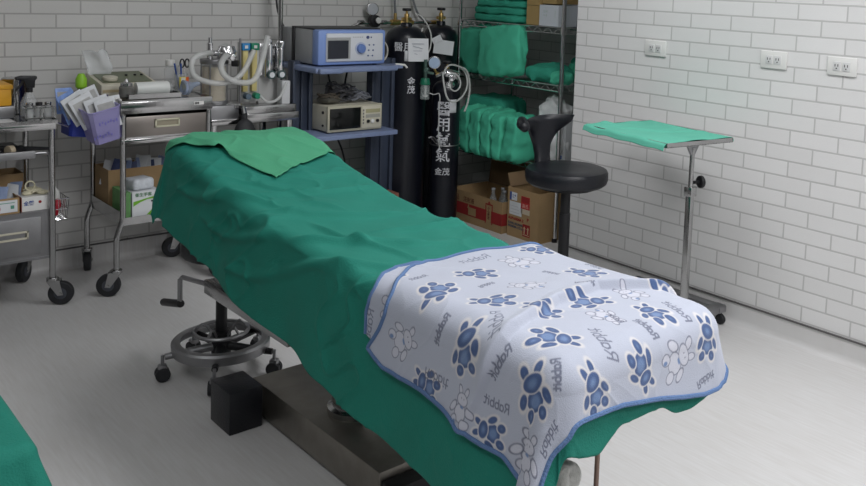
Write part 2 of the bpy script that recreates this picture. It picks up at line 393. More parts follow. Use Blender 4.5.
def edge_tube(P,r,seg=6,close=True):
    L=np.concatenate([P[:,0],P[-1,1:],P[-2::-1,-1],P[0,-2:0:-1]])
    # thin out
    d=np.r_[0,np.cumsum(np.linalg.norm(np.diff(L,axis=0),axis=1))]; k=int(d[-1]/.008)
    t=np.linspace(0,d[-1],k,endpoint=False); L=np.stack([np.interp(t,d,L[:,i]) for i in range(3)],1)
    return MB().tube([tuple(x) for x in L],r,seg,closed=True)
# ---------------- operating table ----------------
T=thing('operating_table','stainless operating table on a low base, hidden under the green surgical drape','operating table',(1.45,2.2,0))
MB().b2(1.295,1.60,1.88,2.62,.012,.118,bev=.004).build('base',steel_worn,T)
MB().b2(1.31,1.585,1.90,2.60,0,.013).build('base_foot',rubber,T)
MB().b2(1.30,1.595,1.82,1.879,.012,.095,bev=.004).build('pedal_housing',black,T)
c=MB(); c.lathe((1.44,2.23,0),[(.085,.118),(.085,.135),(.07,.14),(.07,.40),(.06,.40),(.06,.62)]); c.build('column',steel,T)
MB().b2(1.17,1.28,2.515,2.655,.0,.135,bev=.004).build('end_block',blackv,T)
f=MB()
f.b2(1.20,1.23,1.10,2.85,.62,.66,bev=.003); f.b2(1.49,1.52,1.10,2.85,.62,.66,bev=.003); f.b2(1.20,1.52,2.1,2.4,.60,.635,bev=.003)
f.build('side_rails',steel,T)
f=MB(); f.b2(1.14,1.565,1.09,2.86,.655,.69,bev=.02); f.build('mattress',blackv,T)
b=MB(); b.b2(1.245,1.30,2.30,2.885,.337,.385,bev=.003); b.b2(1.25,1.295,2.30,2.34,.385,.63,bev=.002); b.build('gear_beam',steel,T)
k=MB(); k.tube([(1.265,2.885,.362),(1.255,3.09,.335),(1.250,3.10,.325),(1.250,3.10,.235)],.009,8); cr=k.build('crank',steel_dull,T)
MB().cyl((1.25,3.09,.238),(1.25,3.255,.196),.014,bev=.004).build('crank_handle',black,cr)
# stool pushed under the head end: chrome ring base
S=thing('ring_base_stool','chrome foot-ring stool pushed under the head end of the operating table','stool',(1.39,2.95,0))
cx,cy=1.352,2.98
r=MB(); 
b=bmesh.new()
seg=48; prof=[(.185,.092),(.185,.118),(.178,.124),(.150,.124),(.148,.118),(.180,.108),(.180,.092)]
r.lathe((cx,cy,0),[(.150,.118),(.186,.118),(.186,.092),(.182,.092),(.182,.112),(.150,.112)][::-1],seg=48) if False else None
b=bmesh.new(); R4=[[b.verts.new((cx+q*math.cos(2*PI*i/56),cy+q*math.sin(2*PI*i/56),z_)) for i in range(56)] for q,z_ in ((.168,.085),(.170,.115),(.163,.122),(.140,.122),(.138,.116),(.160,.112),(.162,.085))]
for A_,B_ in zip(R4,R4[1:]+R4[:1]):
    for i in range(56): b.faces.new((A_[i],A_[(i+1)%56],B_[(i+1)%56],B_[i]))
r.add(b,0)
r.tube([(cx+.092*math.cos(a),cy+.092*math.sin(a),.150) for a in np.linspace(0,2*PI,40,endpoint=False)],.007,8,closed=True)
for a in np.arange(0,2*PI,2*PI/5): r.tube([(cx+.092*math.cos(a),cy+.092*math.sin(a),.15),(cx+.06*math.cos(a),cy+.06*math.sin(a),.18),(cx+.02*math.cos(a),cy+.02*math.sin(a),.12)],.005,6,smooth=1)
r.build('foot_ring',steel_dull,S)
h=MB(); h.cyl((cx,cy,.06),(cx,cy,.30),.020); h.cyl((cx,cy,.055),(cx,cy,.15),.034); h.build('post',black,S)
MB().cyl((cx,cy,.30),(cx,cy,.43),.014).build('piston',chrome,S)
MB().cyl((cx,cy,.43),(cx,cy,.49),.14,bev=.015,seg=36).build('seat',blackv,S)
for i in range(5):
    a=PI*.93+i*2*PI/5
    l=MB(); l.cyl((cx+.02*math.cos(a),cy+.02*math.sin(a),.095),(cx+.190*math.cos(a),cy+.190*math.sin(a),.085),.016,.011); l.build('leg',black if i else steel_dull,S)
    x,y=cx+.198*math.cos(a),cy+.198*math.sin(a)
    k=MB(); k.cyl((x,y,.05),(x,y,.092),.006,seg=10); k.box((x,y,.044),(.03,.03,.03),rz=a,bev=.006); cs=k.build('caster',steel_dull,S)
    q=Vector((-math.sin(a),math.cos(a),0))
    w_=MB(); w_.cyl(Vector((x,y,.025))-q*.02,Vector((x,y,.025))-q*.003,.025,bev=.003); w_.cyl(Vector((x,y,.025))+q*.003,Vector((x,y,.025))+q*.02,.025,bev=.003); w_.build('wheel',rubber,cs)
# ---------------- surgical drape over the table ----------------
hem=[(.80,.84),(.775,1.10),(.780,1.25),(.782,1.367),(.802,1.554),(.832,1.771),(.846,2.022),(.867,2.29),(.874,2.527),(.859,2.711),(.876,2.865),(.88,3.0)]
foot=[(.80,.84),(.90,.88),(1.0,.925),(1.06,.935),(1.12,.91),(1.207,.892),(1.267,.93),(1.357,.928),(1.40,.925),(1.436,.900),(1.487,.896),(1.60,.92),(1.65,.95),(1.70,.98)]
U,V=coons(foot,[(1.70,.98),(1.78,1.3),(1.82,2.2),(1.80,3.04)],[(.88,3.0),(1.2,3.07),(1.5,3.06),(1.80,3.04)],hem,200,420)
P=surf(U,V)
hemn=np.minimum(sm(0,.02,np.abs(np.arange(200)/199.))[:,None],1)
o=grid_obj('surgical_drape',P,green_cl,thick=.0015,loc=(1.35,2.0,.7))
tag(o,'large dark green surgical drape covering the operating table','drape')
# ---------------- head towel ----------------
tb=[(1.075,2.87),(1.13,2.80),(1.195,2.70),(1.222,2.708),(1.225,2.655),(1.255,2.574),(1.292,2.470)]
tr=[(1.292,2.470),(1.41,2.539),(1.565,2.61),(1.61,2.64)]
tl=[(1.075,2.87),(1.09,2.93),(1.12,3.0)]
tt=[(1.12,3.0),(1.3,3.02),(1.5,3.0),(1.66,2.93)]
U,V=coons(tb,[(1.292,2.470),(1.41,2.539),(1.565,2.61),(1.66,2.66)],[(1.12,3.0),(1.30,3.03),(1.5,3.0),(1.66,2.66)][:1]+[(1.35,3.02),(1.58,2.95),(1.66,2.66)],tl,120,90)
# lift the loose front edge slightly
P=surf(U,V,off=.0,wr=.7); P[...,2]+=.007
e=np.linspace(0,1,120)[:,None]; f_=np.linspace(0,1,90)[None,:]
P[...,2]+=.010*np.exp(-((e-.42)/.07)**2)*np.exp(-(f_/.25)**2)+.004*vnoise(U*16,V*12,9)+.006*fold(U,V,1.15,2.85,1.33,2.55,.02,1)+.004*fold(U,V,1.3,2.95,1.42,2.6,.02,1)
P[...,2]+=.004
o=grid_obj('head_towel',P,green_lt,thick=.002,loc=(1.35,2.7,.86)); tag(o,'pale green towel laid over the pillow end of the surgical drape','towel')
# ---------------- rabbit blanket ----------------
RV=([.90,.92,1.046,1.122,1.197,1.319,1.452,1.56,1.75],[1.29,1.269,1.22,1.198,1.229,1.265,1.271,1.20,1.12])
def boff(u,v):
    vr=np.interp(u,*RV); vr=vr+.0
    o_=.010+.019*sm(-.004,.012,v-vr)*np.exp(-np.maximum(v-vr,0)/.10)+.004*np.exp(-((v-vr-.016)/.012)**2)-.005*bump(u,v,1.2,1.10,.5,.06)+.003*vnoise(u*10,v*12,4)+.004
    s_=sm(0,.10,np.maximum(BX0-u,BY0-v)); return o_*(1-s_)+s_*(.005+.5*o_)
def bsurf(u,v,extra=0.0):
    return surf(u,v,off=boff(u,v)+extra,wr=.5,flare=.13)
def lift(u,v,P,extra):
    # keep a constant clearance above the drape on the flat too
    qx=np.clip(u,BX0+RR,BX1-RR); qy=np.clip(v,BY0+RR,BY1-RR); 
    return P
def blank(U,V,extra=0.0):
    P=bsurf(U,V,extra)
    return P
SKY=(.40,.425,.505); BL=(.13,.205,.37); BLD=(.05,.09,.21); HALO=(.56,.545,.55); OUT=(.07,.08,.13)
MOT=[]
MOT=[('B',1.108,1.427,1.207,1.524),('B',1.258,1.546,1.34,1.492),('B',1.164,1.387,1.243,1.315),('B',1.129,1.307,1.051,1.271),('B',1.157,1.627,1.094,1.614),('B',0.992,1.442,0.978,1.354),('B',1.49,1.411,1.515,1.319),('B',1.56,1.24,1.584,1.2),('B',1.427,1.214,1.336,1.261),('B',1.226,1.284,1.281,1.222),('B',1.214,1.102,1.146,1.181),('B',1.448,1.159,1.438,1.074),('B',1.539,1.061,1.526,1.001),('B',1.34,0.985,1.3,1.063),('B',1.112,1.125,1.032,1.073),('B',1.17,1.064,1.197,0.982),('B',0.965,1.238,0.965,1.162),('B',1.513,1.601,1.572,1.537),('O',1.075,1.433,1.016,1.558),('O',1.435,1.582,1.449,1.481),('O',1.299,1.408,1.351,1.344),('O',1.026,1.275,0.948,1.277),('O',1.486,1.248,1.484,1.177),('O',1.346,1.116,1.339,1.192),('O',1.487,1.031,1.382,1.001),('O',1.005,1.083,0.933,1.076),('T',1.419,1.605,1.33,1.605),('T',1.119,1.368,1.076,1.372),('T',1.019,1.406,1.02,1.33),('T',1.171,1.29,1.125,1.217),('T',1.113,1.178,1.064,1.2),('T',1.138,1.086,1.109,1.052),('T',1.234,1.061,1.264,1.133),('T',1.372,1.062,1.373,1.11),('T',1.001,1.026,1.066,1.026),('T',1.013,1.158,1.013,1.224),('T',1.491,0.956,1.545,0.967),('T',1.414,1.312,1.443,1.281),('T',1.486,1.07,1.499,1.135),('T',1.205,1.577,1.154,1.569),('T',1.343,1.119,1.35,1.162),('T',1.245,1.447,1.288,1.45),('T',1.443,1.438,1.451,1.396),('T',1.566,1.414,1.561,1.362)]
GL={'R':[[(0,0),(0,1)],[(0,1),(.4,1),(.55,.85),(.55,.65),(.4,.5),(0,.5)],[(.3,.5),(.6,0)]],
'a':[[(.5,.6),(.5,0)],[(.5,.5),(.35,.62),(.12,.6),(0,.4),(0,.2),(.12,0),(.35,0),(.5,.15)]],
'b':[[(0,1),(0,0)],[(0,.12),(.15,0),(.4,.02),(.52,.2),(.52,.42),(.4,.6),(.15,.62),(0,.5)]],
'i':[[(0.05,.6),(0.05,0)],[(.05,.85),(.05,.9)]],
't':[[(.15,.95),(.15,.12),(.25,0),(.4,.02)],[(-.08,.62),(.4,.62)]]}
def word_strokes():
    x=0; out=[]
    for ch,wd in zip('Rabbit',(.8,.75,.75,.75,.32,.5)):
        for s in GL[ch]: out.append([(px+x,py) for px,py in s])
        x+=wd
    return out,x-.1
WS,WL=word_strokes()
def metric(u,v,dx,dy):
    e=.004; p0=surf(u,v,off=.015,wr=0); pa=surf(u+dy*e,v-dx*e,off=.015,wr=0); pb=surf(u+dx*e,v+dy*e,off=.015,wr=0)
    return float(np.clip(np.linalg.norm(pa-p0)/max(np.linalg.norm(pb-p0),1e-6),.45,1.4))
def paint(U,V):
    C=np.empty(U.shape+(3,)); C[:]=SKY
    def blend(mask,col):
        for i in range(3): C[...,i]=C[...,i]*(1-mask)+col[i]*mask
    for kind,x0,y0,x1,y1 in MOT:
        if kind=='T':
            dx,dy=x1-x0,y1-y0; L=np.hypot(dx,dy); dx/=L; dy/=L
            h=L/WL; ux,uy=dy,-dx      # mirrored lettering
            a=((U-x0)*dx+(V-y0)*dy)/h; b=((U-x0)*ux+(V-y0)*uy)/h; b=b*metric((x0+x1)/2,(y0+y1)/2,dx,dy)
            sel=(a>-.4)&(a<WL+.4)&(b>-.4)&(b<1.4)
            if not sel.any(): continue
            A,B=a[sel],b[sel]; D=np.full(A.shape,9.)
            for s in WS:
                for (p0,p1),(q0,q1) in zip(s,s[1:]):
                    ex,ey=q0-p0,q1-p1; t=np.clip(((A-p0)*ex+(B-p1)*ey)/(ex*ex+ey*ey+1e-9),0,1)
                    D=np.minimum(D,np.hypot(A-p0-t*ex,B-p1-t*ey))
            mk=np.zeros(U.shape); mk[sel]=1-sm(.0009/h,.0022/h,D); blend(mk*.8,OUT); continue
        # bunny: (x0,y0)= ears end, (x1,y1)= feet end
        dx,dy=x0-x1,y0-y1; L=np.hypot(dx,dy); dx/=L; dy/=L
        
        if kind in 'BO':
            mx_,my_=(x0+x1)/2,(y0+y1)/2; L=min(max(L,.080),.100); x1,y1=mx_-dx*L/2,my_-dy*L/2
        b=((U-x1)*dx+(V-y1)*dy)/L; a=((U-x1)*dy-(V-y1)*dx)/L; a=a*metric((x0+x1)/2,(y0+y1)/2,dx,dy)*.95
        if not ((np.abs(a)<.6)&(b>-.2)&(b<1.2)).any(): continue
        def E(ca,cb,ra,rb,th=0):
            c_,s_=np.cos(th),np.sin(th); p_=(a-ca)*c_+(b-cb)*s_; q_=-(a-ca)*s_+(b-cb)*c_
            return (np.hypot(p_/ra,q_/rb)-1)*min(ra,rb)
        parts=[E(-.12,.875,.072,.125,.30),E(.12,.875,.072,.125,-.30),E(0,.36,.21,.205),E(-.285,.43,.080,.155,-.5),E(.285,.43,.080,.155,.5),E(-.185,.13,.105,.135,-.3),E(.185,.13,.105,.135,.3),E(0,.675,.20,.150)]
        if kind=='B':
            D=np.minimum.reduce(parts)
            blend((1-sm(.0022/L,.0052/L,D))*.85,HALO)
            for p_ in parts:
                blend(1-sm(.0008/L,.0026/L,p_),HALO); blend(1-sm(-.0012/L,.0008/L,p_),BLD); blend(1-sm(-.012/L,-.004/L,p_),BL)
            blend((1-sm(0,.0015/L,np.abs(E(0,.66,.145,.13))))*.0,HALO)
        else:
            D=np.minimum.reduce(parts); blend((1-sm(0,.003/L,D))*.55,(.50,.51,.58))
            for p_ in parts: blend(1-sm(-.001/L,.0005/L,p_),(.50,.51,.58)); blend((1-sm(.0004/L,.0016/L,np.abs(p_)))*.75,OUT)
            blend(1-sm(-.001/L,.001/L,E(-.15,.09,.045,.07,-.25)),BL)
            blend(1-sm(-.001/L,.001/L,E(.02,.50,.07,.035)),BL)
            blend(1-sm(-.001/L,.001/L,E(-.05,.70,.012,.018)),OUT); blend(1-sm(-.001/L,.001/L,E(.05,.70,.012,.018)),OUT)
    return C
fleece=bpy.data.materials.new('printed_fleece'); fleece.use_nodes=True
nt=fleece.node_tree; b_=nt.nodes['Principled BSDF']; at=nt.nodes.new('ShaderNodeVertexColor'); at.layer_name='print'
nt.links.new(at.outputs[0],b_.inputs['Base Color']); b_.inputs['Roughness'].default_value=.95; b_.inputs['Sheen Weight'].default_value=.2
tc=nt.nodes.new('ShaderNodeTexCoord'); n_=nt.nodes.new('ShaderNodeTexNoise'); n_.inputs['Scale'].default_value=420; nt.links.new(tc.outputs['Object'],n_.inputs['Vector'])
bp=nt.nodes.new('ShaderNodeBump'); bp.inputs['Strength'].default_value=.25; bp.inputs['Distance'].default_value=.004; nt.links.new(n_.outputs['Fac'],bp.inputs['Height']); nt.links.new(bp.outputs[0],b_.inputs['Normal'])
piping=mat('blanket_piping',(.10,.175,.34),.8,bump=.5,bs=220)
Bk=thing('baby_blanket','pale blue fleece blanket printed with blue rabbits, draped over the foot of the table','blanket',(1.35,1.3,.76))
left=[(.905,.955),(.895,1.03),(.903,1.11),(.933,1.161),(.937,1.205),(.942,1.26),(.961,1.323),(.970,1.423),(.967,1.49),(.965,1.562),(.990,1.621)]
top=[(.990,1.621),(1.045,1.585),(1.085,1.568),(1.115,1.570),(1.147,1.605),(1.20,1.645),(1.27,1.668),(1.36,1.668),(1.45,1.652),(1.56,1.620),(1.75,1.55)]
bot=[(.905,.955),(.958,.985),(1.008,.987),(1.060,.974),(1.084,.972),(1.112,.980),(1.176,.979),(1.258,.977),(1.358,.960),(1.448,.938),(1.513,.926),(1.572,.925),(1.63,.945),(1.67,1.0)]
U,V=coons(bot,[(1.67,1.0),(1.73,1.2),(1.75,1.55)],top,left,520,460)
P=blank(U,V,.006)
o=grid_obj('blanket_top_layer',P,fleece,Bk,thick=.003,colors=paint(U,V))
edge_tube(P,.0050).build('edge_piping',piping,Bk)
U,V=coons([(1.0,1.600),(1.15,1.56),(1.33,1.62)],[(1.33,1.62),(1.33,1.672)],[(1.012,1.645),(1.062,1.653),(1.112,1.642),(1.15,1.668),(1.2,1.683),(1.26,1.682),(1.33,1.672)],[(1.0,1.600),(1.012,1.645)],160,60)
P=blank(U,V,-.001)
grid_obj('blanket_under_layer',P,fleece,Bk,thick=.002,colors=paint(U+.35,V*1.0-.02))
L=P[:,-1]; MB().tube([tuple(x) for x in L[::3]],.0048,6).build('edge_piping',piping,Bk)
# ---------------- draped table at the lower left ----------------
def hang(U,V,x0,x1,y0,y1,zt,r=.03,flare=.15):
    qx=np.clip(U,x0+r,x1-r); qy=np.clip(V,y0+r,y1-r); dx,dy=U-qx,V-qy; d=np.hypot(dx,dy); dd=np.maximum(d,1e-9); nx,ny=dx/dd,dy/dd
    a=np.minimum(d/r,PI/2); ext=np.maximum(d-r*PI/2,0); cn=np.abs(nx*ny)*2; fl=flare+.25*cn
    w_=.010*np.sin((qx+qy)*38)*sm(0,.1,ext)
    out=r*np.sin(a)+ext*fl+w_; z=zt-r*(1-np.cos(a))-ext*np.sqrt(1-fl**2)
    return np.stack([qx+nx*out,qy+ny*out,z+.003*vnoise(U*14,V*14,8)*(a<.3)],-1)
D=thing('side_stool','small black padded stool under a green drape, lower left corner','stool',(.15,2.15,0))
MB().b2(-.20,.42,1.80,2.28,.42,.505,bev=.015).build('seat',blackv,D)
for x in (-.16,.36):
    for y in (1.83,2.24): MB().cyl((x,y,0),(x,y,.42),.012).build('leg',steel_dull,D)
U,V=coons([(-.30,1.70),(.10,1.705),(.36,1.70),(.52,1.63)],[(.52,1.63),(.52,1.85),(.50,2.4)],[(-.30,2.4),(.5,2.4)],[(-.30,1.70),(-.30,2.4)],110,110)
o=grid_obj('small_drape',hang(U,V,-.24,.455,1.775,2.30,.53),green_cl,thick=.002,loc=(.15,2.15,.5)); tag(o,'green cloth draped over the stool in the lower left corner','drape')
# ---------------- blue equipment rack ----------------
R=thing('equipment_rack','lavender blue equipment rack with two shelves between the anaesthesia machine and gas cylinders','rack',(2.5,4.2,0))
for (a,b_) in ((2.235,2.35),(2.715,2.865)):
    m=MB(); m.b2(a,b_,4.13,4.17,.03,1.0,bev=.004); m.b2(a,a+.022,4.11,4.13,.03,1.0,bev=.003); m.b2(b_-.022,b_,4.11,4.13,.03,1.0,bev=.003); m.b2((a+b_)/2-.008,(a+b_)/2+.008,4.115,4.13,.03,1.0,bev=.002); m.build('column',blue_dk,R)
m=MB(); m.b2(2.24,2.735,3.895,4.30,.955,.983,bev=.008); m.box((2.32,3.885,.968),(.14,.035,.03),bev=.012); m.b2(2.735,2.79,3.93,4.02,.962,.982,bev=.003); m.build('upper_shelf',blue_en,R)
m=MB(); m.b2(2.205,2.745,3.90,4.26,.610,.634,bev=.003); m.build('lower_shelf',blue_en,R)
m=MB(); m.b2(2.235,2.32,3.85,4.40,0,.04,bev=.004); m.b2(2.76,2.84,3.85,4.40,0,.04,bev=.004); m.b2(2.24,2.84,4.12,4.18,.04,.10,bev=.003); m.build('foot_frame',blue_dk,R)
m=MB(); m.tube([(2.745,3.94,.985),(2.80,3.93,.98),(2.815,3.93,.965)],.006,8); m.build('shelf_handle',white_pl,R)
# electrosurgical unit
E_=thing('electrosurgical_unit','blue and white electronic unit with dark screen and round blue knob on the upper shelf','medical device',(2.48,4.05,.985))
X0,X1,Y0,Y1,Z0,Z1=2.280,2.682,3.945,4.33,.992,1.168
MB().b2(X0+.004,X1-.004,Y0+.06,Y1-.14,Z0,Z1,bev=.004).build('housing',mat('dev_grey',(.36,.37,.38),.45,var=.03),E_)
MB().b2(X0-.002,X1+.002,Y1-.14,Y1-.115,Z0-.004,Z1+.008,bev=.003).build('rear_gasket',black,E_)
MB().b2(X0,X1,Y1-.115,Y1-.005,Z0+.002,Z1-.002,bev=.003).build('rear_housing',mat('dev_grey2',(.30,.31,.32),.5),E_)
MB().b2(X0,X1,Y0,Y0+.065,Z0-.002,Z1+.002,bev=.010).build('bezel',mat('bezel_blue',(.20,.30,.60),.35),E_)
MB().b2(X0+.002,X1-.002,Y0+.05,Y1-.14,Z1,Z1+.007,bev=.002).build('top_cover',black,E_)
for x in (X0+.04,X1-.04):
    for y in (Y0+.04,Y1-.04): MB().cyl((x,y,.983),(x,y,Z0),.012).build('foot',rubber,E_)
m=MB(); m.box(((X0+X1)/2+.012,Y0-.002,(Z0+Z1)/2),(.340,.012,.146),bev=.008,seg=3); m.build('front_panel',mat('panel_white',(.60,.62,.66),.4),E_)
xs=X0+.047
m=MB(); m.b2(xs,xs+.135,Y0-.0095,Y0-.0075,Z0+.030,Z0+.140); m.build('screen_frame',mat('frame_grey',(.35,.36,.36),.4),E_)
m=MB(); m.b2(xs+.003,xs+.122,Y0-.0110,Y0-.0090,Z0+.032,Z0+.125); m.build('screen',screen,E_)
kx=X0+.243; m=MB(); m.cyl((kx,Y0-.006,Z0+.082),(kx,Y0-.010,Z0+.082),.033,seg=28); kb=m.build('knob_ring',mat('ring_pale',(.42,.47,.60),.4),E_)
m=MB(); m.cyl((kx,Y0-.006,Z0+.082),(kx,Y0-.024,Z0+.082),.025,.023,seg=28,bev=.002); m.build('knob',mat('knob_blue',(.12,.20,.45),.35),E_)
for i in range(3):
    for j in range(2):
        m=MB(); m.cyl((X0+.295+j*.027-.003*i,Y0-.007,Z0+.100-i*.028),(X0+.295+j*.027-.003*i,Y0-.0105,Z0+.100-i*.028),.0045,seg=12); m.build('button',mat('btn_blue',(.08,.12,.25),.4),E_)
m=MB(); m.cyl((X0+.285,Y0-.007,Z0+.140),(X0+.285,Y0-.0115,Z0+.140),.0085,seg=18); m.cyl((X0+.306,Y0-.007,Z0+.140),(X0+.306,Y0-.0105,Z0+.140),.004,seg=12); m.build('button',mat('btn_navy',(.05,.07,.18),.4),E_)
m=MB()
for q_ in range(5): m.b2(X0+.196+q_*.013,X0+.204+q_*.013,Y0-.0088,Y0-.0078,Z0+.139,Z0+.143)
m.build('panel_lettering',mat('pale_ink',(.35,.36,.38),.6),E_)
t=thing('cable_coil','coiled pale cable at the right side of the blue and white unit','cable',(2.745,4.1,.983)); m=MB()
m.tube([(2.735+.034*math.cos(a)+.0012*a,4.05+.002*a,1.045+.052*math.sin(a)) for a in np.linspace(0,8*PI,90)],.0045,6); m.build('cable_loops',mat('cable_pale',(.55,.53,.47),.5),t)
# monitor on the lower shelf
N_=thing('patient_monitor','beige old monitor with black screen on the lower blue shelf','monitor',(2.5,4.05,.634))
X0,X1,Y0,Y1,Z0,Z1=2.352,2.675,3.955,4.245,.642,.775
MB().b2(X0,X1,Y0+.012,Y1,Z0,Z1,bev=.005).build('housing',cream,N_)
MB().b2(X0-.003,X1+.003,Y0,Y0+.018,Z0-.002,Z1+.002,bev=.004).build('front_frame',mat('cream_dk',(.42,.40,.31),.45),N_)
MB().b2(X0+.008,X0+.192,Y0-.004,Y0+.002,Z0+.012,Z1-.012,bev=.002).build('screen',mat('crt_black',(.006,.007,.007),.15),N_)
MB().b2(X0+.200,X1-.006,Y0-.003,Y0+.002,Z0+.008,Z1-.008,bev=.001).build('control_panel',cream,N_)
m=MB()
for i in range(5): m.b2(X0+.204,X0+.212,Y0-.0045,Y0-.0028,Z0+.03+i*.017,Z0+.040+i*.017)
m.build('button_row',mat('btn_grey',(.16,.16,.15),.5),N_)
for i,x in enumerate((X0+.236,X0+.262,X0+.294)): MB().cyl((x,Y0-.003,Z0+.044),(x,Y0-.012,Z0+.044),.0085 if i!=1 else .0105,bev=.001).build('dial',black if i!=1 else white_pl,N_)
m=MB(); m.b2(X0+.222,X1-.012,Y0-.0042,Y0-.0028,Z0+.062,Z0+.080); m.build('label_strip',mat('strip_grey',(.33,.33,.29),.5),N_)
m=MB(); m.b2(X0+.222,X1-.012,Y0-.0042,Y0-.0028,Z0+.088,Z0+.108); m.build('label_strip',mat('strip_olive',(.36,.34,.2),.5),N_)
for y in (Y0+.05,Y1-.03):
    m=MB(); m.cyl((X0+.002,y,Z1-.035),(X0-.006,y,Z1-.035),.008); m.cyl((X0+.002,y,Z0+.03),(X0-.006,y,Z0+.03),.006); m.build('side_screw',black,N_)
for x in (X0+.04,X1-.04): 
    for y in (Y0+.03,Y1-.03): MB().cyl((x,y,.634),(x,y,Z0),.010).build('foot',rubber,N_)
rc=random.Random(11)
def tangle(c,sx,sy,sz,n,r,lab,mm,seed):
    q=random.Random(seed); pts=[]
    a=0
    for i in range(n):
        a+=q.uniform(.5,1.1); rr=q.uniform(.5,1); pts.append((c[0]+sx*rr*math.cos(a),c[1]+sy*rr*math.sin(a),c[2]+r+sz*q.random()*(1-.5*rr)))
    m=MB(); m.tube(pts,r,6,smooth=2); return tag(m.build('monitor_cable',mm,loc=c),lab,'cable','cables heaped on the monitor')
tangle((2.42,4.08,.777),.07,.08,.09,46,.0045,'brown cuff hose coiled at the left on top of the beige monitor',mat('cable_brown',(.10,.085,.065),.6),2)
tangle((2.50,4.09,.777),.10,.08,.17,80,.004,'dark grey cable heaped on the beige monitor',mat('cable_grey',(.07,.07,.075),.5),5)
tangle((2.59,4.06,.777),.08,.07,.10,56,.004,'light grey cable heaped at the right on the beige monitor',mat('cable_lt',(.20,.21,.24),.5),9)
m=MB(); m.box((2.415,4.06,.797),(.10,.09,.03),rz=.3,bev=.012,seg=3); tag(m.build('pressure_cuff',mat('cuff',(.09,.085,.07),.8,var=.3),loc=(2.415,4.06,.780)),'folded dark pressure cuff at the left on the beige monitor','cuff')
cb=mat('cable_black',(.015,.015,.017),.5)
for pts,lab in (([(2.28,4.40,1.9),(2.285,4.42,1.3),(2.31,4.38,1.17),(2.33,4.35,1.13)],'black cable hanging down the wall onto the blue and white unit'),
    ([(2.42,4.33,.98),(2.41,4.31,.90),(2.38,4.28,.82),(2.37,4.26,.76),(2.40,4.29,.66)],'black cable below the left of the upper blue shelf'),
    ([(2.56,4.33,.98),(2.555,4.31,.90),(2.57,4.30,.83),(2.555,4.28,.78),(2.50,4.28,.70)],'black cable below the middle of the upper blue shelf'),
    ([(2.69,4.33,.98),(2.68,4.31,.92),(2.65,4.29,.85),(2.64,4.27,.79),(2.62,4.28,.68)],'black cable below the right of the upper blue shelf'),
    ([(2.56,4.25,.62),(2.60,4.28,.55),(2.67,4.33,.46),(2.70,4.34,.36),(2.66,4.30,.15),(2.64,4.28,.01)],'black cable dropping below the lower blue shelf')):
    m=MB(); m.tube(pts,.0055,7,smooth=3); tag(m.build('black_cable',cb,loc=pts[0]),lab,'cable','black cables on the blue rack')
m=MB(); m.lathe((0,0,0),[(.004,0),(.045,.01),(.05,.04),(.035,.07),(.01,.08)]); bmesh.ops.transform(m.bm,matrix=TR(2.60,4.20,.10)@Matrix.Diagonal((1.2,1,1.6,1)),verts=m.bm.verts)
for k in range(1): pass
tag(m.build('cloth_bundle',mat('tan_bundle',(.22,.15,.09),.8,var=.3),loc=(2.6,4.2,.1)),'brown bundle on the floor beneath the blue rack','bundle')
bx=carton('floor_carton','small white and red carton on the floor behind the table, by the cylinders','box',2.70,2.82,3.98,4.08,.0,.262,lab_white,open_=False)
m=MB(); m.b2(2.70,2.82,3.979,4.081,.235,.2625); m.build('carton_top',mat('top_redbrown',(.25,.10,.07),.7),bx)
# ---------------- gas cylinders ----------------
def cylinder(lab,x,y,r,h,neck=.11):
    t=thing('gas_cylinder',lab,'gas cylinder',(x,y,0)); m=MB(); hs=h-neck
    prof=[(r*.8,0),(r,.02),(r,hs-r*.55)]
    for k in range(1,8): a=k/7*PI/2; prof.append((r*.28+(r*.72)*math.cos(a),hs-r*.55+r*.75*math.sin(a)))
    prof+=[(r*.27,hs+r*.28),(.026,hs+.045)]
    m.lathe((x,y,0),prof,seg=40); m.build('cylinder_body',cyl_blk,t)
    m=MB(); zt=hs+.045; m.cyl((x,y,zt-.01),(x,y,zt+.05),.014,bev=.002); m.cyl((x-.03,y,zt+.02),(x+.03,y-.0,zt+.02),.010); m.cyl((x,y,zt+.05),(x,y,zt+.07),.007); m.build('valve',brass,t)
    m=MB(); m.cyl((x,y,zt+.066),(x,y,zt+.082),.026,bev=.004,seg=16); m.build('valve_wheel',black,t)
    return t,hs,zt
def wraplabel(t,x,y,r,z0,z1,a0,a1,mm,name,n=10,tilt=0):
    a=np.linspace(a0,a1,n); P_=np.stack([np.stack([x+(r+.0015)*np.sin(a),y-(r+.0015)*np.cos(a),np.full(n,z)+tilt*(a-a0)],-1) for z in np.linspace(z0,z1,4)],0)
    return grid_obj(name,P_,mm,t,thick=.0006)
VA=-math.atan2(3.0,4.1)   # azimuth of the side of a cylinder that faces into the room
paint_w=mat('paint_white',(.62,.63,.66),.6)
c1,hs,zt=cylinder('tallest and widest black gas cylinder, nearest the blue rack',2.975,4.17,.122,1.262)
a=-.62
wraplabel(c1,2.975,4.17,.122*1.0,.985,1.045,a-.05,a+.86,lab_white,'paper_tag')
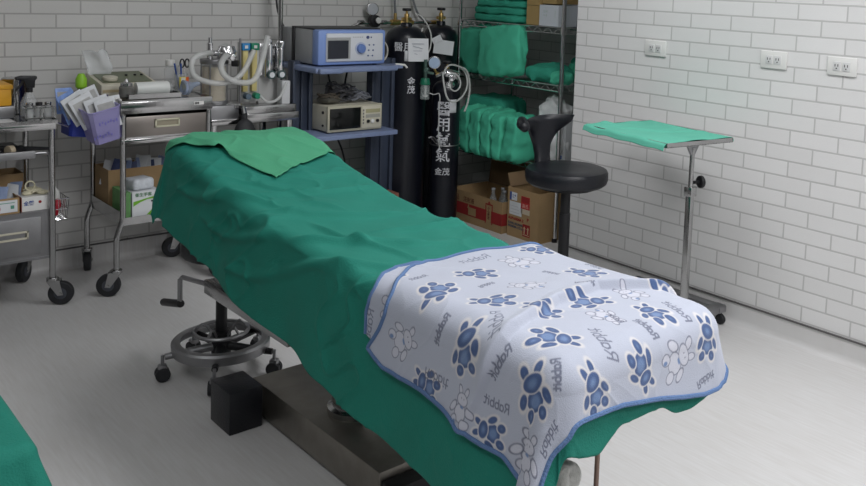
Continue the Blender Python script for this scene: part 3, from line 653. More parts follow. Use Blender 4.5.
# sloping upper half of the tag follows the shoulder
m=MB(); m.box((2.965,4.035,1.05),(.118,.0015,.13),rz=-.35,rx=-.12); m.build('paper_tag',lab_white,c1)
m=MB()
for k in range(4): m.box((2.96,4.0335,1.085-.02*k),(.07-.01*k,.0012,.0025),rz=-.35,rx=-.12,ry=.25*(k%2))
m.build('tag_writing',mat('pen_grey',(.25,.27,.33),.7),c1)
m=MB(); m.text('金\n茂',.048,TR(2.975,4.17,.855)@RZ(-.52)@FRONT@TR(0,0,.1235),wrap=.1235,depth=.0012,bold=.0006); m.build('painted_lettering',paint_w,c1)
m=MB(); m.text('醫用',.055,TR(2.975,4.17,1.045)@RZ(-1.18)@FRONT@TR(0,0,.1235),wrap=.1235,depth=.0012,bold=.0002); m.build('painted_lettering',paint_w,c1)
c3,hs3,zt3=cylinder('tall black gas cylinder standing behind the shorter one, beside the supply rack',3.365,4.355,.105,1.262)
m=MB(); m.box((3.295,4.23,1.045),(.12,.0015,.085),rz=-.5,rx=-.12,ry=.12); m.build('paper_tag',lab_white,c3)
m=MB(); m.box((3.262,4.255,1.09),(.06,.0015,.04),rz=-.7,rx=-.3,ry=-.5); m.build('tape_patch',lab_white,c3)
m=MB(); m.text('金\n茂',.05,TR(3.365,4.355,.80)@RZ(-.1)@FRONT@TR(0,0,.1058),wrap=.1058,bold=.0005); m.build('painted_lettering',paint_w,c3)
c2,hs2,zt2=cylinder('shorter black gas cylinder in front with white painted Chinese characters',3.135,3.985,.081,.97)
m=MB()
m.text('醫\n用\n氧\n氣',.088,TR(3.135,3.985,.690)@RZ(-.80)@FRONT@TR(0,0,.0830),wrap=.0830,depth=.0018,bold=.0005,align='CENTER')
m.build('painted_lettering',paint_w,c2); m=MB()
m.text('金茂',.045,TR(3.135,3.985,.345)@RZ(-.80)@FRONT@TR(0,0,.0825),wrap=.0825,depth=.0014,bold=.0003,align='CENTER')
m.build('painted_lettering',paint_w,c2)
wraplabel(c2,3.135,3.985,.081,.700,.775,-.42,.12,lab_white,'paper_tag')
m=MB(); m.tube([(3.135+.084*math.cos(q),3.985+.084*math.sin(q),.51) for q in np.linspace(0,2*PI,40,endpoint=False)],.0035,6,closed=True); m.tube([(3.06,3.94,.515),(3.02,3.92,.55),(2.985,3.90,.575),(2.96,3.91,.57)],.004,6,smooth=1); m.tube([(3.07,3.93,.505),(3.02,3.91,.525),(2.97,3.90,.572)],.003,6,smooth=1); m.build('holding_strap',steel_dull,c2)
# regulator cluster
t=thing('flow_regulator','chrome regulator with gauge on top of the shorter cylinder','regulator',(3.135,3.985,.86))
m=MB(); m.cyl((3.10,3.96,.925),(3.17,3.93,.905),.028,bev=.006); m.cyl((3.10,3.96,.925),(3.035,3.965,.905),.010); m.cyl((3.12,3.93,.90),(3.09,3.88,.90),.017,bev=.003); m.ell((3.12,3.94,.85),(.035,.03,.03)); m.build('regulator_body',chrome,t)
m=MB(); m.cyl((3.03,3.97,.985),(3.012,3.945,.985),.036,bev=.003,seg=28); gz=m.build('gauge',steel,t); m=MB(); m.cyl((3.0125,3.9455,.985),(3.0105,3.9425,.985),.031,seg=28); m.build('gauge_face',mat('face_blue',(.35,.45,.6),.3),gz)
m=MB(); m.tube([(3.03,3.97,.95),(3.05,3.97,.92),(3.10,3.96,.92)],.007,8,smooth=1); m.build('gauge_stem',brass,t)
t=thing('oxygen_flowmeter','green-topped glass flowmeter hanging beside the shorter cylinder','flowmeter',(2.985,3.99,.78))
m=MB(); m.lathe((2.985,3.99,0),[(.022,.775),(.026,.78),(.026,.86),(.022,.865)]); m.build('humidifier_jar',mat('jar_faint',(.5,.56,.55),.12,alpha=.35),t)
MB().cyl((2.985,3.99,.858),(2.985,3.99,.895),.030,.024,bev=.004).build('green_cap',mat('cap_green',(.015,.16,.09),.35),t)
m=MB(); m.cyl((2.985,3.985,.79),(2.985,3.985,.855),.006); m.cyl((2.985,3.985,.79),(2.985,3.985,.80),.014); m.build('white_tube',white_pl,t)
m=MB(); m.cyl((2.985,3.99,.895),(2.985,3.99,1.0),.010); m.cyl((2.985,3.99,.93),(3.03,3.975,.92),.008); m.cyl((2.985,3.97,.945),(2.95,3.94,.945),.013,bev=.003); m.build('valve_stem',mat('stem_green',(.12,.20,.17),.3,.6),t)
hs_c=mat('hose_clear',(.62,.64,.62),.25,alpha=.7)
for pts,rr,lab in (([(3.06,3.93,.93),(3.03,3.88,.88),(3.05,3.87,.78),(3.12,3.88,.76),(3.20,3.90,.80),(3.25,3.93,.86),(3.24,3.95,.93),(3.17,3.95,.97),(3.09,3.93,.97),(3.05,3.91,.92)],.0055,'clear tube looped round the neck of the shorter cylinder'),
    ([(3.17,3.92,.96),(3.24,3.93,.94),(3.275,3.94,.84),(3.25,3.93,.74),(3.22,3.92,.70)],.006,'clear tube curving down the right of the shorter cylinder'),
    ([(3.01,3.98,.81),(3.03,3.96,.80),(3.05,3.93,.82),(3.035,3.92,.70),(3.03,3.91,.55),(3.035,3.90,.50)],.003,'thin clear line dropping from the flowmeter'),
    ([(3.09,3.90,.90),(3.07,3.88,.85),(3.11,3.87,.82),(3.16,3.88,.86),(3.14,3.89,.92),(3.09,3.90,.93)],.0045,'short clear loop of tube in front of the regulator')):
    m=MB(); m.tube(pts,rr,8,smooth=3); tag(m.build('oxygen_tube',hs_c,loc=pts[0]),lab,'tube','oxygen tubes at the cylinders')
# manifold pipe on the wall
t=thing('gas_manifold','wall manifold with brass fittings and a pressure gauge above the blue and white unit','manifold',(3.05,4.42,1.16))
m=MB(); m.cyl((2.90,4.42,1.182),(3.44,4.42,1.185),.009); m.tube([(2.74,4.44,1.12),(2.77,4.43,1.16),(2.83,4.42,1.178),(2.93,4.42,1.182)],.008,8,smooth=2); 
for x in (2.83,2.99,3.30): m.cyl((x-.018,4.42,1.183),(x+.018,4.42,1.183),.014,bev=.002)
m.build('pipe',steel,t)
m=MB(); m.cyl((3.04,4.42,1.184),(3.10,4.42,1.184),.018,bev=.003); m.cyl((3.07,4.42,1.184),(3.07,4.42,1.24),.010); m.cyl((3.10,4.42,1.185),(3.19,4.40,1.185),.014,bev=.003); m.build('brass_fitting',brass,t); m=MB(); m.cyl((3.33,4.42,1.185),(3.42,4.42,1.187),.013,bev=.002); m.build('brass_fitting',brass,t)
m=MB(); m.cyl((2.915,4.43,1.192),(2.915,4.385,1.192),.036,bev=.006,seg=26); rg=m.build('regulator_body',black,t); m=MB(); m.cyl((2.925,4.386,1.197),(2.925,4.375,1.197),.018,seg=20,bev=.002); m.build('white_cap',white_pl,rg)
m=MB(); m.cyl((2.905,4.43,1.262),(2.900,4.405,1.262),.038,bev=.003,seg=28); gg=m.build('gauge',steel,t); m=MB(); m.cyl((2.900,4.4055,1.262),(2.8995,4.403,1.262),.033,seg=28); gf=m.build('gauge_face',mat('face_pale',(.42,.44,.47),.3),gg); m=MB(); m.cyl((2.905,4.42,1.22),(2.905,4.42,1.235),.008); m.build('gauge_stem',brass,t)
for pts,rr,lab in (([(3.07,4.42,1.24),(3.068,4.44,1.40),(3.06,4.45,1.9)],.007,'grey hose rising straight up the wall from the manifold'),
    ([(3.33,4.41,1.187),(3.27,4.42,1.20),(3.225,4.43,1.26),(3.20,4.45,1.38),(3.19,4.45,1.9)],.007,'grey hose curving up the wall above the tall cylinders')):
    m=MB(); m.tube(pts,rr,8,smooth=3); tag(m.build('gas_hose',mat('hose_grey',(.16,.17,.18),.5),loc=pts[0]),lab,'hose')
for pts,lab in (([(3.04,4.10,1.17),(2.99,4.07,1.11),(2.95,4.05,1.10),(2.985,4.04,1.05),(3.03,4.03,1.02),(3.06,4.04,1.09),(3.08,4.08,1.16),(3.05,4.12,1.235),(3.02,4.15,1.25)],'thin white tube looped over the shoulder of the tallest cylinder'),
    ([(2.93,4.38,1.16),(2.90,4.36,1.10),(2.93,4.33,1.05),(2.99,4.30,1.05)],'thin pale tube hanging from the manifold by the gauge')):
    m=MB(); m.tube(pts,.0042,7,smooth=3); tag(m.build('thin_tube',hs_c,loc=pts[0]),lab,'tube')
# ---------------- wire supply rack ----------------
W=thing('wire_supply_rack','chrome wire supply rack in the alcove loaded with green packs','rack',(3.74,3.87,0))
XA,XB,YA,YB=3.50,3.965,3.425,4.335
for x in (XA,XB):
    for y in (YA,YB):
        m=MB(); m.cyl((x,y,.02),(x,y,1.85),.0125,seg=16)
        for k in range(1,36): m.cyl((x,y,k*.051),(x,y,k*.051+.002),.0130,seg=16)
        m.build('post',chrome,W); MB().cyl((x,y,0),(x,y,.022),.016,.014).build('levelling_foot',black,W)
def wshelf(z):
    m=MB()
    for zz in (z,z-.032):
        m.tube([(XA,YA,zz),(XB,YA,zz),(XB,YB,zz),(XA,YB,zz)],.0035,6,closed=True)
    for x in (XA,XB):
        n=22; pts=[(x,YA+(YB-YA)*i/n,z-(0 if i%2 else .032)) for i in range(n+1)]; m.tube(pts,.0026,5)
    for y in (YA,YB):
        n=12; pts=[(XA+(XB-XA)*i/n,y,z-(0 if i%2 else .032)) for i in range(n+1)]; m.tube(pts,.0026,5)
    for i in range(1,36): y=YA+(YB-YA)*i/36; m.tube([(XA,y,z+.003),(XB,y,z+.003)],.0018,5)
    for x in (XA+.155,XA+.31): m.tube([(x,YA,z-.002),(x,YB,z-.002)],.0032,6)
    for x in (XA,XB):
        for y in (YA,YB): m.cyl((x,y,z-.036),(x,y,z+.006),.0175,.0155,seg=16)
    m.build('wire_shelf',chrome,W)
for z in (1.625,1.207,.885,.415): wshelf(z)
# folded cloth packs
def pack(name,lab,cat,grp,c,s,rz=0,rx=0,ry=0,mm=None,seed=1,sag=0,p=3.6,wr=1,folds=3,axis=0,cinch=0):
    b=bmesh.new(); bmesh.ops.create_cube(b,size=2); bmesh.ops.subdivide_edges(b,edges=b.edges[:],cuts=13,use_grid_fill=True)
    co=np.array([v.co[:] for v in b.verts]); 
    n_=(np.abs(co)**p).sum(1)**(1/p); q=co/n_[:,None]
    d=q*np.array(s)/2
    nx_=q/np.linalg.norm(q,axis=1)[:,None]
    cr=vnoise(d[:,0]*9+d[:,1]*11+seed,d[:,2]*9-d[:,1]*7,seed+7)
    f=.006*wr*vnoise(d[:,0]*22+seed*3+d[:,2]*9,d[:,1]*22+d[:,2]*17,seed)+.004*wr*vnoise(d[:,0]*50+seed,d[:,2]*50+d[:,1]*35,seed+3)
    f=f+.009*wr*(1-np.abs(cr))**6
    g=0
    if folds: g=-.006*wr*np.abs(np.sin((q[:,axis]*folds*PI/2)+.4*vnoise(q[:,1]*2,q[:,2]*2,seed)))**.5*0+.007*wr*(np.abs(np.cos(q[:,axis]*folds*PI/2))-.6)
    d=d+nx_*(f+g)[:,None]
    d[:,2]-=sag*(d[:,0]/s[0])**2*2*(d[:,2]>-s[2])
    if cinch: d[:,1]*=1-.25*cinch*np.exp(-(d[:,0]/(.1*s[0]))**2)
    for v,x in zip(b.verts,d): v.co=x
    bmesh.ops.transform(b,matrix=RZ(rz)@RX(rx)@RY(ry),verts=b.verts)
    m=MB(); m.add(b,0,TR(*c)); o=m.build(name,mm or green_pk,loc=c,angle=60); return tag(o,lab,cat,grp)
# top shelf: a stack of folded green cloths
zt_=1.213
for k in range(5):
    h=.034 if k<3 else .04
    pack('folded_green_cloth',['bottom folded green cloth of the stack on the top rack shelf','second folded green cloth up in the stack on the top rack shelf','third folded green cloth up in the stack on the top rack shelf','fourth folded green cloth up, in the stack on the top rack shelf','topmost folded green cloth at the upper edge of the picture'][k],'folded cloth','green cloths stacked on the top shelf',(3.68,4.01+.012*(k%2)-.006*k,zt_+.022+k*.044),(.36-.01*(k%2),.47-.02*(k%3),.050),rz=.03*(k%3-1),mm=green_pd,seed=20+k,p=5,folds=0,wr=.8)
for i,(ya,yb,za,zb,xa,lab) in enumerate(((3.637,3.745,zt_,zt_+.11,3.515,'brown carton next to the green cloth stack on the top shelf'),(3.637,3.745,zt_+.112,zt_+.22,3.515,'brown carton stacked above another at the top edge, beside the green cloths'),(3.52,3.632,zt_+.125,zt_+.23,3.53,'brown carton above the white carton at the top edge of the picture'))):
    carton('brown_carton',lab,'box',xa,xa+.22,ya,yb,za,zb,mat('card_yellow',(.36,.25,.10),.8,var=.08),'cartons on the top shelf',open_=False)
wc=carton('white_carton','white carton with faint green print on the top shelf by the rack post','box',3.505,3.66,3.478,3.628,zt_,zt_+.118,mat('carton_white2',(.58,.62,.66),.6),open_=False)
m=MB(); m.text('S14\n=-1',.022,TR(3.5045,3.595,zt_+.075)@LEFTF); m.b2(3.5038,3.5048,3.50,3.502,zt_+.05,zt_+.09); m.build('carton_print',mat('faint_green',(.35,.45,.40),.6),wc)
wc=carton('white_carton','white and blue carton behind the rack post at the end of the top shelf','box',3.68,3.80,3.44,3.60,zt_,zt_+.12,mat('carton_pale',(.50,.50,.62),.6),open_=False)
m=MB(); m.b2(3.6790,3.6798,3.441,3.599,zt_,zt_+.035); m.build('carton_band',mat('navy_band',(.08,.09,.2),.6),wc)
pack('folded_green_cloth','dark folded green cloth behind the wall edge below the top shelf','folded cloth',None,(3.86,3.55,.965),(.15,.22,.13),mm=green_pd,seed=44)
# middle shelf: leaning packs
z=.888
pack('green_cloth_pack','leftmost leaning green pack on the middle rack shelf','cloth pack','green packs leaning on the middle shelf',(3.60,4.285,z+.142),(.07,.31,.27),rx=-.24,mm=green_pk,seed=31,p=7,axis=2,folds=2,wr=1.2)
pack('green_cloth_pack','second leaning green pack on the middle rack shelf','cloth pack','green packs leaning on the middle shelf',(3.545,4.165,z+.145),(.07,.34,.27),rx=-.20,mm=mat('green_pack_mid',(.055,.42,.27),.85,var=.14,vs=9,bump=.3,bs=200),seed=32,p=7,axis=2,folds=2,wr=1.2)
pack('green_cloth_pack','largest leaning green pack facing front on the middle rack shelf','cloth pack','green packs leaning on the middle shelf',(3.490,3.915,z+.158),(.08,.37,.29),rx=-.12,ry=.10,mm=green_pk,seed=33,p=8,folds=1,axis=1,wr=1.2)
pack('green_cloth_pack','low green pack lying flat right of the largest leaning pack','cloth pack',None,(3.62,3.63,z+.05),(.24,.26,.095),rz=.2,mm=green_pd,seed=34,p=3,axis=0,folds=2,wr=1.5)
pack('green_cloth_pack','flat green pack just left of the rack post on the middle shelf','cloth pack',None,(3.57,3.49,z+.035),(.13,.10,.06),mm=green_pk,seed=35,p=3.5,wr=1.2)
pack('green_cloth_pack','green pack between rack post and wall edge on the middle shelf','cloth pack',None,(3.78,3.52,z+.06),(.16,.16,.11),mm=green_pk,seed=36,p=3.5,wr=1.2)
# lower shelf: upright packs with their ends to the front
z=.418
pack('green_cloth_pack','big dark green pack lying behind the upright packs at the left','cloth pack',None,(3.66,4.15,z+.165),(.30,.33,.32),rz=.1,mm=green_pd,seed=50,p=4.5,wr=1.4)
for k,(y,wd,h) in enumerate(((4.115,.09,.285),(4.015,.09,.285),(3.92,.085,.28),(3.825,.085,.27),(3.715,.10,.27))):
    pack('green_cloth_pack',['leftmost upright green pack on the lower rack shelf','second upright green pack on the lower rack shelf','middle upright green pack of the five on the lower rack shelf','fourth upright green pack on the lower rack shelf','rightmost upright green pack, next to the stool back'][k],'cloth pack','upright green packs on the lower shelf',(3.475+.004*k,y,z+.008+h/2-.012),(.21,wd+.004,h),rx=[-.05,-.02,.04,.0,.14][k],mm=green_pk,seed=60+k,p=7,axis=2,folds=3,wr=1.3)
# plastic bags
def bag(lab,c,s,seed,mm):
    pack('plastic_bag',lab,'bag',None,c,s,mm=mm,seed=seed,p=2.8,wr=2.2)
bagm=mat('bag_white',(.80,.81,.82),.3,var=.12,vs=25,bump=.5,bs=35)
bag('tall white plastic bag on the lower rack shelf behind the stool back',(3.60,3.555,z+.188),(.14,.19,.37),70,bagm)
bag('clear plastic bag of white supplies at the end of the lower rack shelf',(3.83,3.52,z+.155),(.22,.17,.30),71,mat('bag_clear',(.55,.56,.60),.3,var=.3,vs=30,bump=.5,bs=35))
t=thing('printed_carton','white carton printed with blue flowers between the rack post and the wall edge','box',(3.66,3.47,z)); 
MB().b2(3.58,3.68,3.45,3.51,z,z+.25,bev=.002).build('carton_walls',mat('carton_w3',(.60,.62,.64),.5),t)
for zz in (.05,.11,.17):
    m=MB()
    for q in range(5): a=q*2*PI/5; m.cyl((3.5795,3.485+.008*math.cos(a),z+zz+.008*math.sin(a)),(3.579,3.485+.008*math.cos(a),z+zz+.008*math.sin(a)),.0055,seg=8)
    m.build('flower_print',mat('flower_blue',(.03,.12,.42),.5),t)
# cardboard boxes on the floor
bxl=carton('medicine_carton','open brown carton with a dark red band on the floor under the rack','box',3.36,3.66,3.72,4.20,.0,.185,card)
m=MB(); m.b2(3.3590,3.3598,3.72,4.20,.045,.115); m.b2(3.36,3.66,3.7190,3.7198,.045,.115); m.build('red_band',red_d,bxl)
m=MB(); 
for a in ((3.80,3.806,.035,.15),(3.858,3.864,.035,.15),): m.b2(3.3578,3.3588,a[0],a[1],a[2],a[3])
m.b2(3.3578,3.3588,3.80,3.864,.148,.155); m.prism([(-.012,0),(.012,0),(0,.014)],0,.001,T=TR(3.3588,3.832,.157)@LEFTF); m.build('arrow_frame',red_d,bxl)
m=MB(); m.b2(3.3574,3.3582,3.812,3.852,.045,.14); m.b2(3.3574,3.3582,3.95,4.02,.052,.098); m.prism([(0,0),(.02,.0),(.012,.03)],0,.001,T=TR(3.3582,4.03,.09)@LEFTF); m.build('bare_patch',card,bxl)
m=MB(); m.text('藥品',.038,TR(3.3590,4.185,.128)@LEFTF); m.text('注射液',.034,TR(3.3590,4.07,.128)@LEFTF); m.text('小\n心\n輕\n放',.019,TR(3.3572,3.842,.122)@LEFTF,bold=.0003); m.build('carton_print',mat('brown_ink',(.14,.05,.03),.7),bxl)
bt=mat('vial_clear',(.35,.36,.36),.12,alpha=.45)
for k,(x,y) in enumerate(((3.44,3.79),(3.48,3.85),(3.43,3.88),(3.47,3.76))):
    t=thing('glass_vial',['empty clear bottle at the front of the red-banded carton','empty clear bottle behind the front ones in the red-banded carton','leftmost empty clear bottle in the red-banded carton','rightmost empty clear bottle in the red-banded carton'][k],'bottle',(x,y,.004),'bottles in the red-banded carton')
    MB().lathe((x,y,.004),[(.026,0),(.028,.01),(.028,.14),(.020,.17),(.011,.19),(.011,.215)]).build('bottle_body',bt,t); MB().cyl((x,y,.219),(x,y,.232),.012,bev=.002).build('bottle_cap',greyplastic,t)
# big carton with labels
yl,yr=3.675,3.42; bz=.285
bxr=carton('pharmacy_carton','open brown carton with white labels and red arrows on the floor behind the stool','box',3.385,3.70,3.442,3.700,.0,.285,mat('card_big',(.36,.24,.12),.8,var=.08))
XF=3.385
fl=MB(); fl.box((3.675,3.96,.285),(.004,.46,.20),ry=.12); fl.build('carton_flap',cardd,bxl)
fl=MB(); 
fl.box((3.61,3.431,.235),(.17,.004,.10),rx=.12); fl.build('carton_flap',mat('card_flap',(.33,.22,.11),.8,var=.08),bxr)
fl=MB(); fl.box((3.54,3.70,.32),(.30,.004,.08),rx=-.35); fl.build('carton_flap',cardd,bxr)
def face(name,ya,yb,za,zb,mm,d=.0008,par=bxr): 
    m=MB(); m.b2(XF-d-.0004,XF-d+.0002,yb,ya,za,zb); return m.build(name,mm,par)
face('label',3.682,3.622,.212,.258,lab_white); face('label',3.682,3.667,.212,.258,ink_blue,.0014)
m=MB(); m.b2(XF-.002,XF-.0014,3.632,3.638,.236,.246); m.b2(XF-.002,XF-.0014,3.642,3.660,.240,.243); m.b2(XF-.002,XF-.0014,3.645,3.660,.228,.231); m.build('label_print',ink_blue,bxr)
face('label',3.683,3.580,.128,.205,lab_white)
m=MB(); 
for k in range(3): m.b2(XF-.002,XF-.0014,3.60+.004*k,3.675,.142+.018*k,.1435+.018*k)
m.build('label_print',mat('pencil',(.35,.36,.4),.7),bxr)
face('label',3.587,3.515,.148,.250,mat('label_cream',(.55,.47,.36),.6)); face('label',3.587,3.515,.178,.250,red,.0014)
m=MB(); m.text('高氏',.026,TR(XF-.0020,3.577,.186)@LEFTF,bold=.0004); m.build('label_print',mat('pale_red',(.6,.3,.25),.6),bxr)
m=MB(); m.b2(XF-.002,XF-.0014,3.518,3.584,.215,.247); m.build('label_print',red_d,bxr)
m=MB(); m.text('ALPHARMA 2',.0215,TR(XF-.0008,3.690,.100)@LEFTF,bold=.0008); m.text('P',.028,TR(XF-.0008,3.535,.110)@LEFTF,bold=.0006); m.build('carton_print',red_d,bxr)
m=MB(); m.text('KANG-KUANG\nPHARMA CO.,LTD.',.0185,TR(XF-.0008,3.690,.072)@LEFTF,bold=.0006); m.build('carton_print',mat('slate_ink',(.06,.07,.10),.7),bxr)
face('arrow_panel',3.567,3.507,.022,.092,red_d)
m=MB()
for y in (3.552,3.523):
    m.b2(XF-.0022,XF-.0014,y-.004,y+.004,.038,.066); m.prism([(-.010,0),(.010,0),(0,.014)],0,.0008,T=TR(XF-.0014,y,.066)@LEFTF)
m.b2(XF-.0022,XF-.0014,3.512,3.562,.030,.034); m.build('up_arrows',mat('arrow_tan',(.5,.36,.22),.7),bxr)
m=MB(); m.b2(3.80,3.99,3.44,3.66,.0,.16,bev=.004); tag(m.build('navy_box',mat('navy_box',(.012,.03,.10),.5),loc=(3.9,3.55,0)),'dark navy box on the floor beside the labelled carton','box')
# ---------------- black swivel stool ----------------
S2=thing('swivel_stool','black vinyl swivel stool with a curved backrest between table and supply rack','stool',(2.83,2.72,0))
sx,sy=2.835,2.715; sz=.628
m=MB(); m.lathe((sx,sy,0),[(.165,sz-.075),(.182,sz-.062),(.187,sz-.045),(.187,sz-.018),(.180,sz-.005),(.165,sz),(.10,sz-.003),(.02,sz-.004)],seg=48); m.build('seat',blackv,S2)
m=MB(); m.cyl((sx,sy,sz-.09),(sx,sy,sz-.072),.13); m.build('seat_plate',black,S2)
m=MB(); m.cyl((sx,sy,.07),(sx,sy,.42),.025); m.cyl((sx,sy,.42),(sx,sy,sz-.08),.022,bev=.001); m.lathe((sx,sy,0),[(.045,.06),(.05,.07),(.045,.11),(.03,.13)]); m.build('column',black,S2)
for i in range(5):
    a=.75+i*2*PI/5; d=Vector((math.cos(a),math.sin(a),0)); c0=Vector((sx,sy,0))
    m=MB(); m.tube([c0+Vector((0,0,.10)),c0+d*.12+Vector((0,0,.095)),c0+d*.27+Vector((0,0,.07))],[.024,.02,.016],10,smooth=1); m.build('leg',black,S2)
    e=c0+d*.27; q=Vector((-d.y,d.x,0)); m=MB(); m.cyl(e+Vector((0,0,.045)),e+Vector((0,0,.07)),.006); m.box(e+Vector((0,0,.046)),(.04,.018,.02),rz=a,bev=.006); cs=m.build('caster',black,S2)
    m=MB(); 
    for s in (-1,1): m.cyl(e+q*(s*.008)+Vector((0,0,.026)),e+q*(s*.024)+Vector((0,0,.026)),.026,bev=.003)
    m.build('wheel',rubber,cs)
# backrest: T-shaped pad rising behind the seat
def backrest():
    n=26; m_=22; rows=[]
    prof=[(0,.045,0),(.10,.040,0),(.28,.038,.0),(.45,.045,.0),(.58,.062,.0),(.68,.078,0),(.78,.100,0),(.90,.118,.0),(1.0,.122,.0)]
    z0,z1=.575,.842
    hs_=[p_[0] for p_ in prof]; ws=[p_[1] for p_ in prof]
    F=[];Bk_=[]
    for i in range(n):
        t=i/(n-1); wd=np.interp(t,hs_,ws); z=z0+(z1-z0)*t
        r=[];b2=[]
        for j in range(m_):
            s=-1+2*j/(m_-1); x=s*wd; curve=-.9*x*x/.15*1.0
            th=.022*(1-abs(s)**5)**.5*(1-(max(0,t-.86)/.14)**2*.9)**.5 if t<1 else .004
            yb=.035*math.sin(t*2.2)-.02+curve*sm(.4,.9,t)*.9
            dz=-.018*(1-s)/2*sm(.7,1,t)
            r.append((x,yb-th,z+dz)); b2.append((x,yb+th,z+dz))
        F.append(r);Bk_.append(b2)
    b=bmesh.new(); ring=[]
    for i in range(n): ring.append([b.verts.new(p_) for p_ in F[i]]+[b.verts.new(p_) for p_ in Bk_[i][::-1]])
    k=2*m_
    for i in range(n-1):
        for j in range(k): b.faces.new((ring[i][j],ring[i][(j+1)%k],ring[i+1][(j+1)%k],ring[i+1][j]))
    b.faces.new(ring[0][::-1]); b.faces.new(ring[-1]); bmesh.ops.remove_doubles(b,verts=b.verts,dist=1e-4)
    return b
b=backrest(); m=MB(); m.add(b,0,TR(2.862,2.905,.005)@RZ(-.30)); m.build('backrest',blackv,S2)
m=MB(); m.tube([(2.745,2.925,.815),(2.715,2.89,.809),(2.695,2.855,.803)],[.024,.028,.024],12); m.ell((2.694,2.852,.803),(.024,.02,.024)); m.build('backrest_roll',blackv,S2)
m=MB(); m.tube([(sx,sy,sz-.085),(sx+.02,sy+.10,sz-.085),(2.855,2.915,sz-.06),(2.858,2.92,.655)],.012,8,smooth=1); m.build('backrest_arm',black,S2)
# ---------------- instrument stand with green cloth ----------------
Y_=thing('mayo_stand','steel instrument stand with a tray, standing against the right wall','stand',(2.95,2.12,0))
tx0,tx1,ty0,ty1,tz=-.185,.185,-.25,.25,.83
TM=TR(2.945,2.30,0)@RZ(-.15)
m=MB(); m.b2(tx0,tx1,ty0,ty1,tz-.003,tz)
for a in ((tx0,tx1,ty0,ty0+.004),(tx0,tx1,ty1-.004,ty1),(tx0,tx0+.004,ty0,ty1),(tx1-.004,tx1,ty0,ty1)): m.b2(*a,tz-.003,tz+.016)
bmesh.ops.transform(m.bm,matrix=TM,verts=m.bm.verts); m.build('tray',steel,Y_)
px,py=2.955,2.125
m=MB(); m.b2(px-.013,px+.013,py-.013,py+.013,.07,.62,bev=.002); m.cyl((px,py,.60),(px,py,.80),.010); m.build('post',steel,Y_)
m=MB(); m.prism([(-.05,0),(.05,0),(.012,-.055),(-.012,-.055)],-.004,.004,T=TR(px,py,tz-.004)@FRONT); m.b2(px-.08,px+.08,py-.012,py+.40,tz-.012,tz-.003,bev=.002); m.build('tray_bracket',steel_dull,Y_)
m=MB(); m.b2(px-.019,px+.019,py-.019,py+.019,.60,.64,bev=.003); m.build('collar',steel,Y_)
m=MB(); m.cyl((px+.018,py,.665),(px+.045,py-.01,.665),.008); m.lathe((0,0,0),[(.006,0),(.024,.004),(.026,.012),(.020,.018)]); m2=MB(); m2.cyl((px+.02,py,.655),(px+.05,py-.01,.655),.007); m2.cyl((px+.045,py-.008,.655),(px+.062,py-.014,.655),.026,bev=.005); m2.build('clamp_knob',black,Y_)
m=MB(); m.b2(px-.02,3.235,py-.022,py+.022,.055,.085,bev=.003); m.b2(3.185,3.235,2.10,2.60,.055,.082,bev=.003); m.b2(px-.02,px+.02,py-.10,py+.50,.055,.085,bev=.003); m.b2(px,3.235,2.56,2.60,.055,.082,bev=.003); m.build('base_frame',steel_dull,Y_)
for x,y in ((3.215,2.115),(3.215,2.56),(px,2.06),(px,2.60)):
    m=MB(); m.cyl((x,y,.04),(x,y,.056),.006); m.box((x,y,.036),(.016,.02,.02),bev=.003); cs=m.build('caster',black,Y_); m=MB(); m.cyl((x-.010,y,.022),(x+.010,y,.022),.022,bev=.003); m.build('wheel',rubber,cs)
U,V=np.meshgrid(np.linspace(-.035,.39,90),np.linspace(.004,.53,110),indexing='ij')
def traycloth(U,V):
    lx,ly=tx1-tx0,ty1-ty0
    ex=np.maximum(-U,0)+np.maximum(U-lx,0); ey=np.maximum(-V,0)+np.maximum(V-ly,0)
    X_=np.clip(U,-.008,lx+.008)+tx0; Y2=np.clip(V,-.010,ly+.008)+ty0
    z=tz+.019+.004*vnoise(U*12,V*12,6)+.003*fold(U,V,.05,.5,.4,.1,.02,1)-.012*bump(U,V,.22,.3,.16,.2)
    z=z-np.maximum(ex,ey)*.85+.002*np.sin(V*40)*np.minimum(ex*25,1)
    # a rucked corner
    z=z+.012*bump(U,V,.10,.50,.035,.05)
    X_=X_-.012*np.minimum(ex*20,1)*(U<0); Y2=Y2-.010*np.minimum(ey*20,1)*(V<0)
    return np.stack([X_,Y2,z],-1)
PC=traycloth(U,V); ca,sa=math.cos(-.15),math.sin(-.15); PC=np.stack([2.945+PC[...,0]*ca-PC[...,1]*sa,2.30+PC[...,0]*sa+PC[...,1]*ca,PC[...,2]],-1)
o=grid_obj('tray_cloth',PC,green_tr,thick=.0015,loc=(2.98,2.34,tz+.02)); tag(o,'bright green cloth covering the instrument stand tray','cloth')
o=pack('cloth_fold','small white-lined pucker object on the green tray cloth','cloth fold',None,(2.86,2.50,tz+.030),(.06,.05,.012),mm=lab_white,seed=3,p=2.4); bpy.data.objects.remove(o)
# ---------------- pole and wheel at the foot of the table ----------------
P3=thing('floor_stand','slim metal stand behind the foot of the draped table','stand',(1.62,1.40,0))
m=MB(); m.cyl((1.62,1.40,.03),(1.62,1.40,.60),.0065); m.build('pole',mat('pole_brown',(.22,.15,.12),.4,.5),P3)
m=MB(); m.lathe((1.62,1.40,0),[(.10,0),(.10,.012),(.02,.03),(.01,.035)]); m.build('base',steel_dull,P3)

pack('plastic_bag','crumpled pale grey plastic bag showing below the drape corner by the thin pole','bag',None,(1.285,1.245,.36),(.13,.10,.17),mm=mat('bag_grey',(.42,.42,.40),.5,var=.3,vs=60,bump=.5,bs=90),seed=90,p=2.3,wr=2.2)
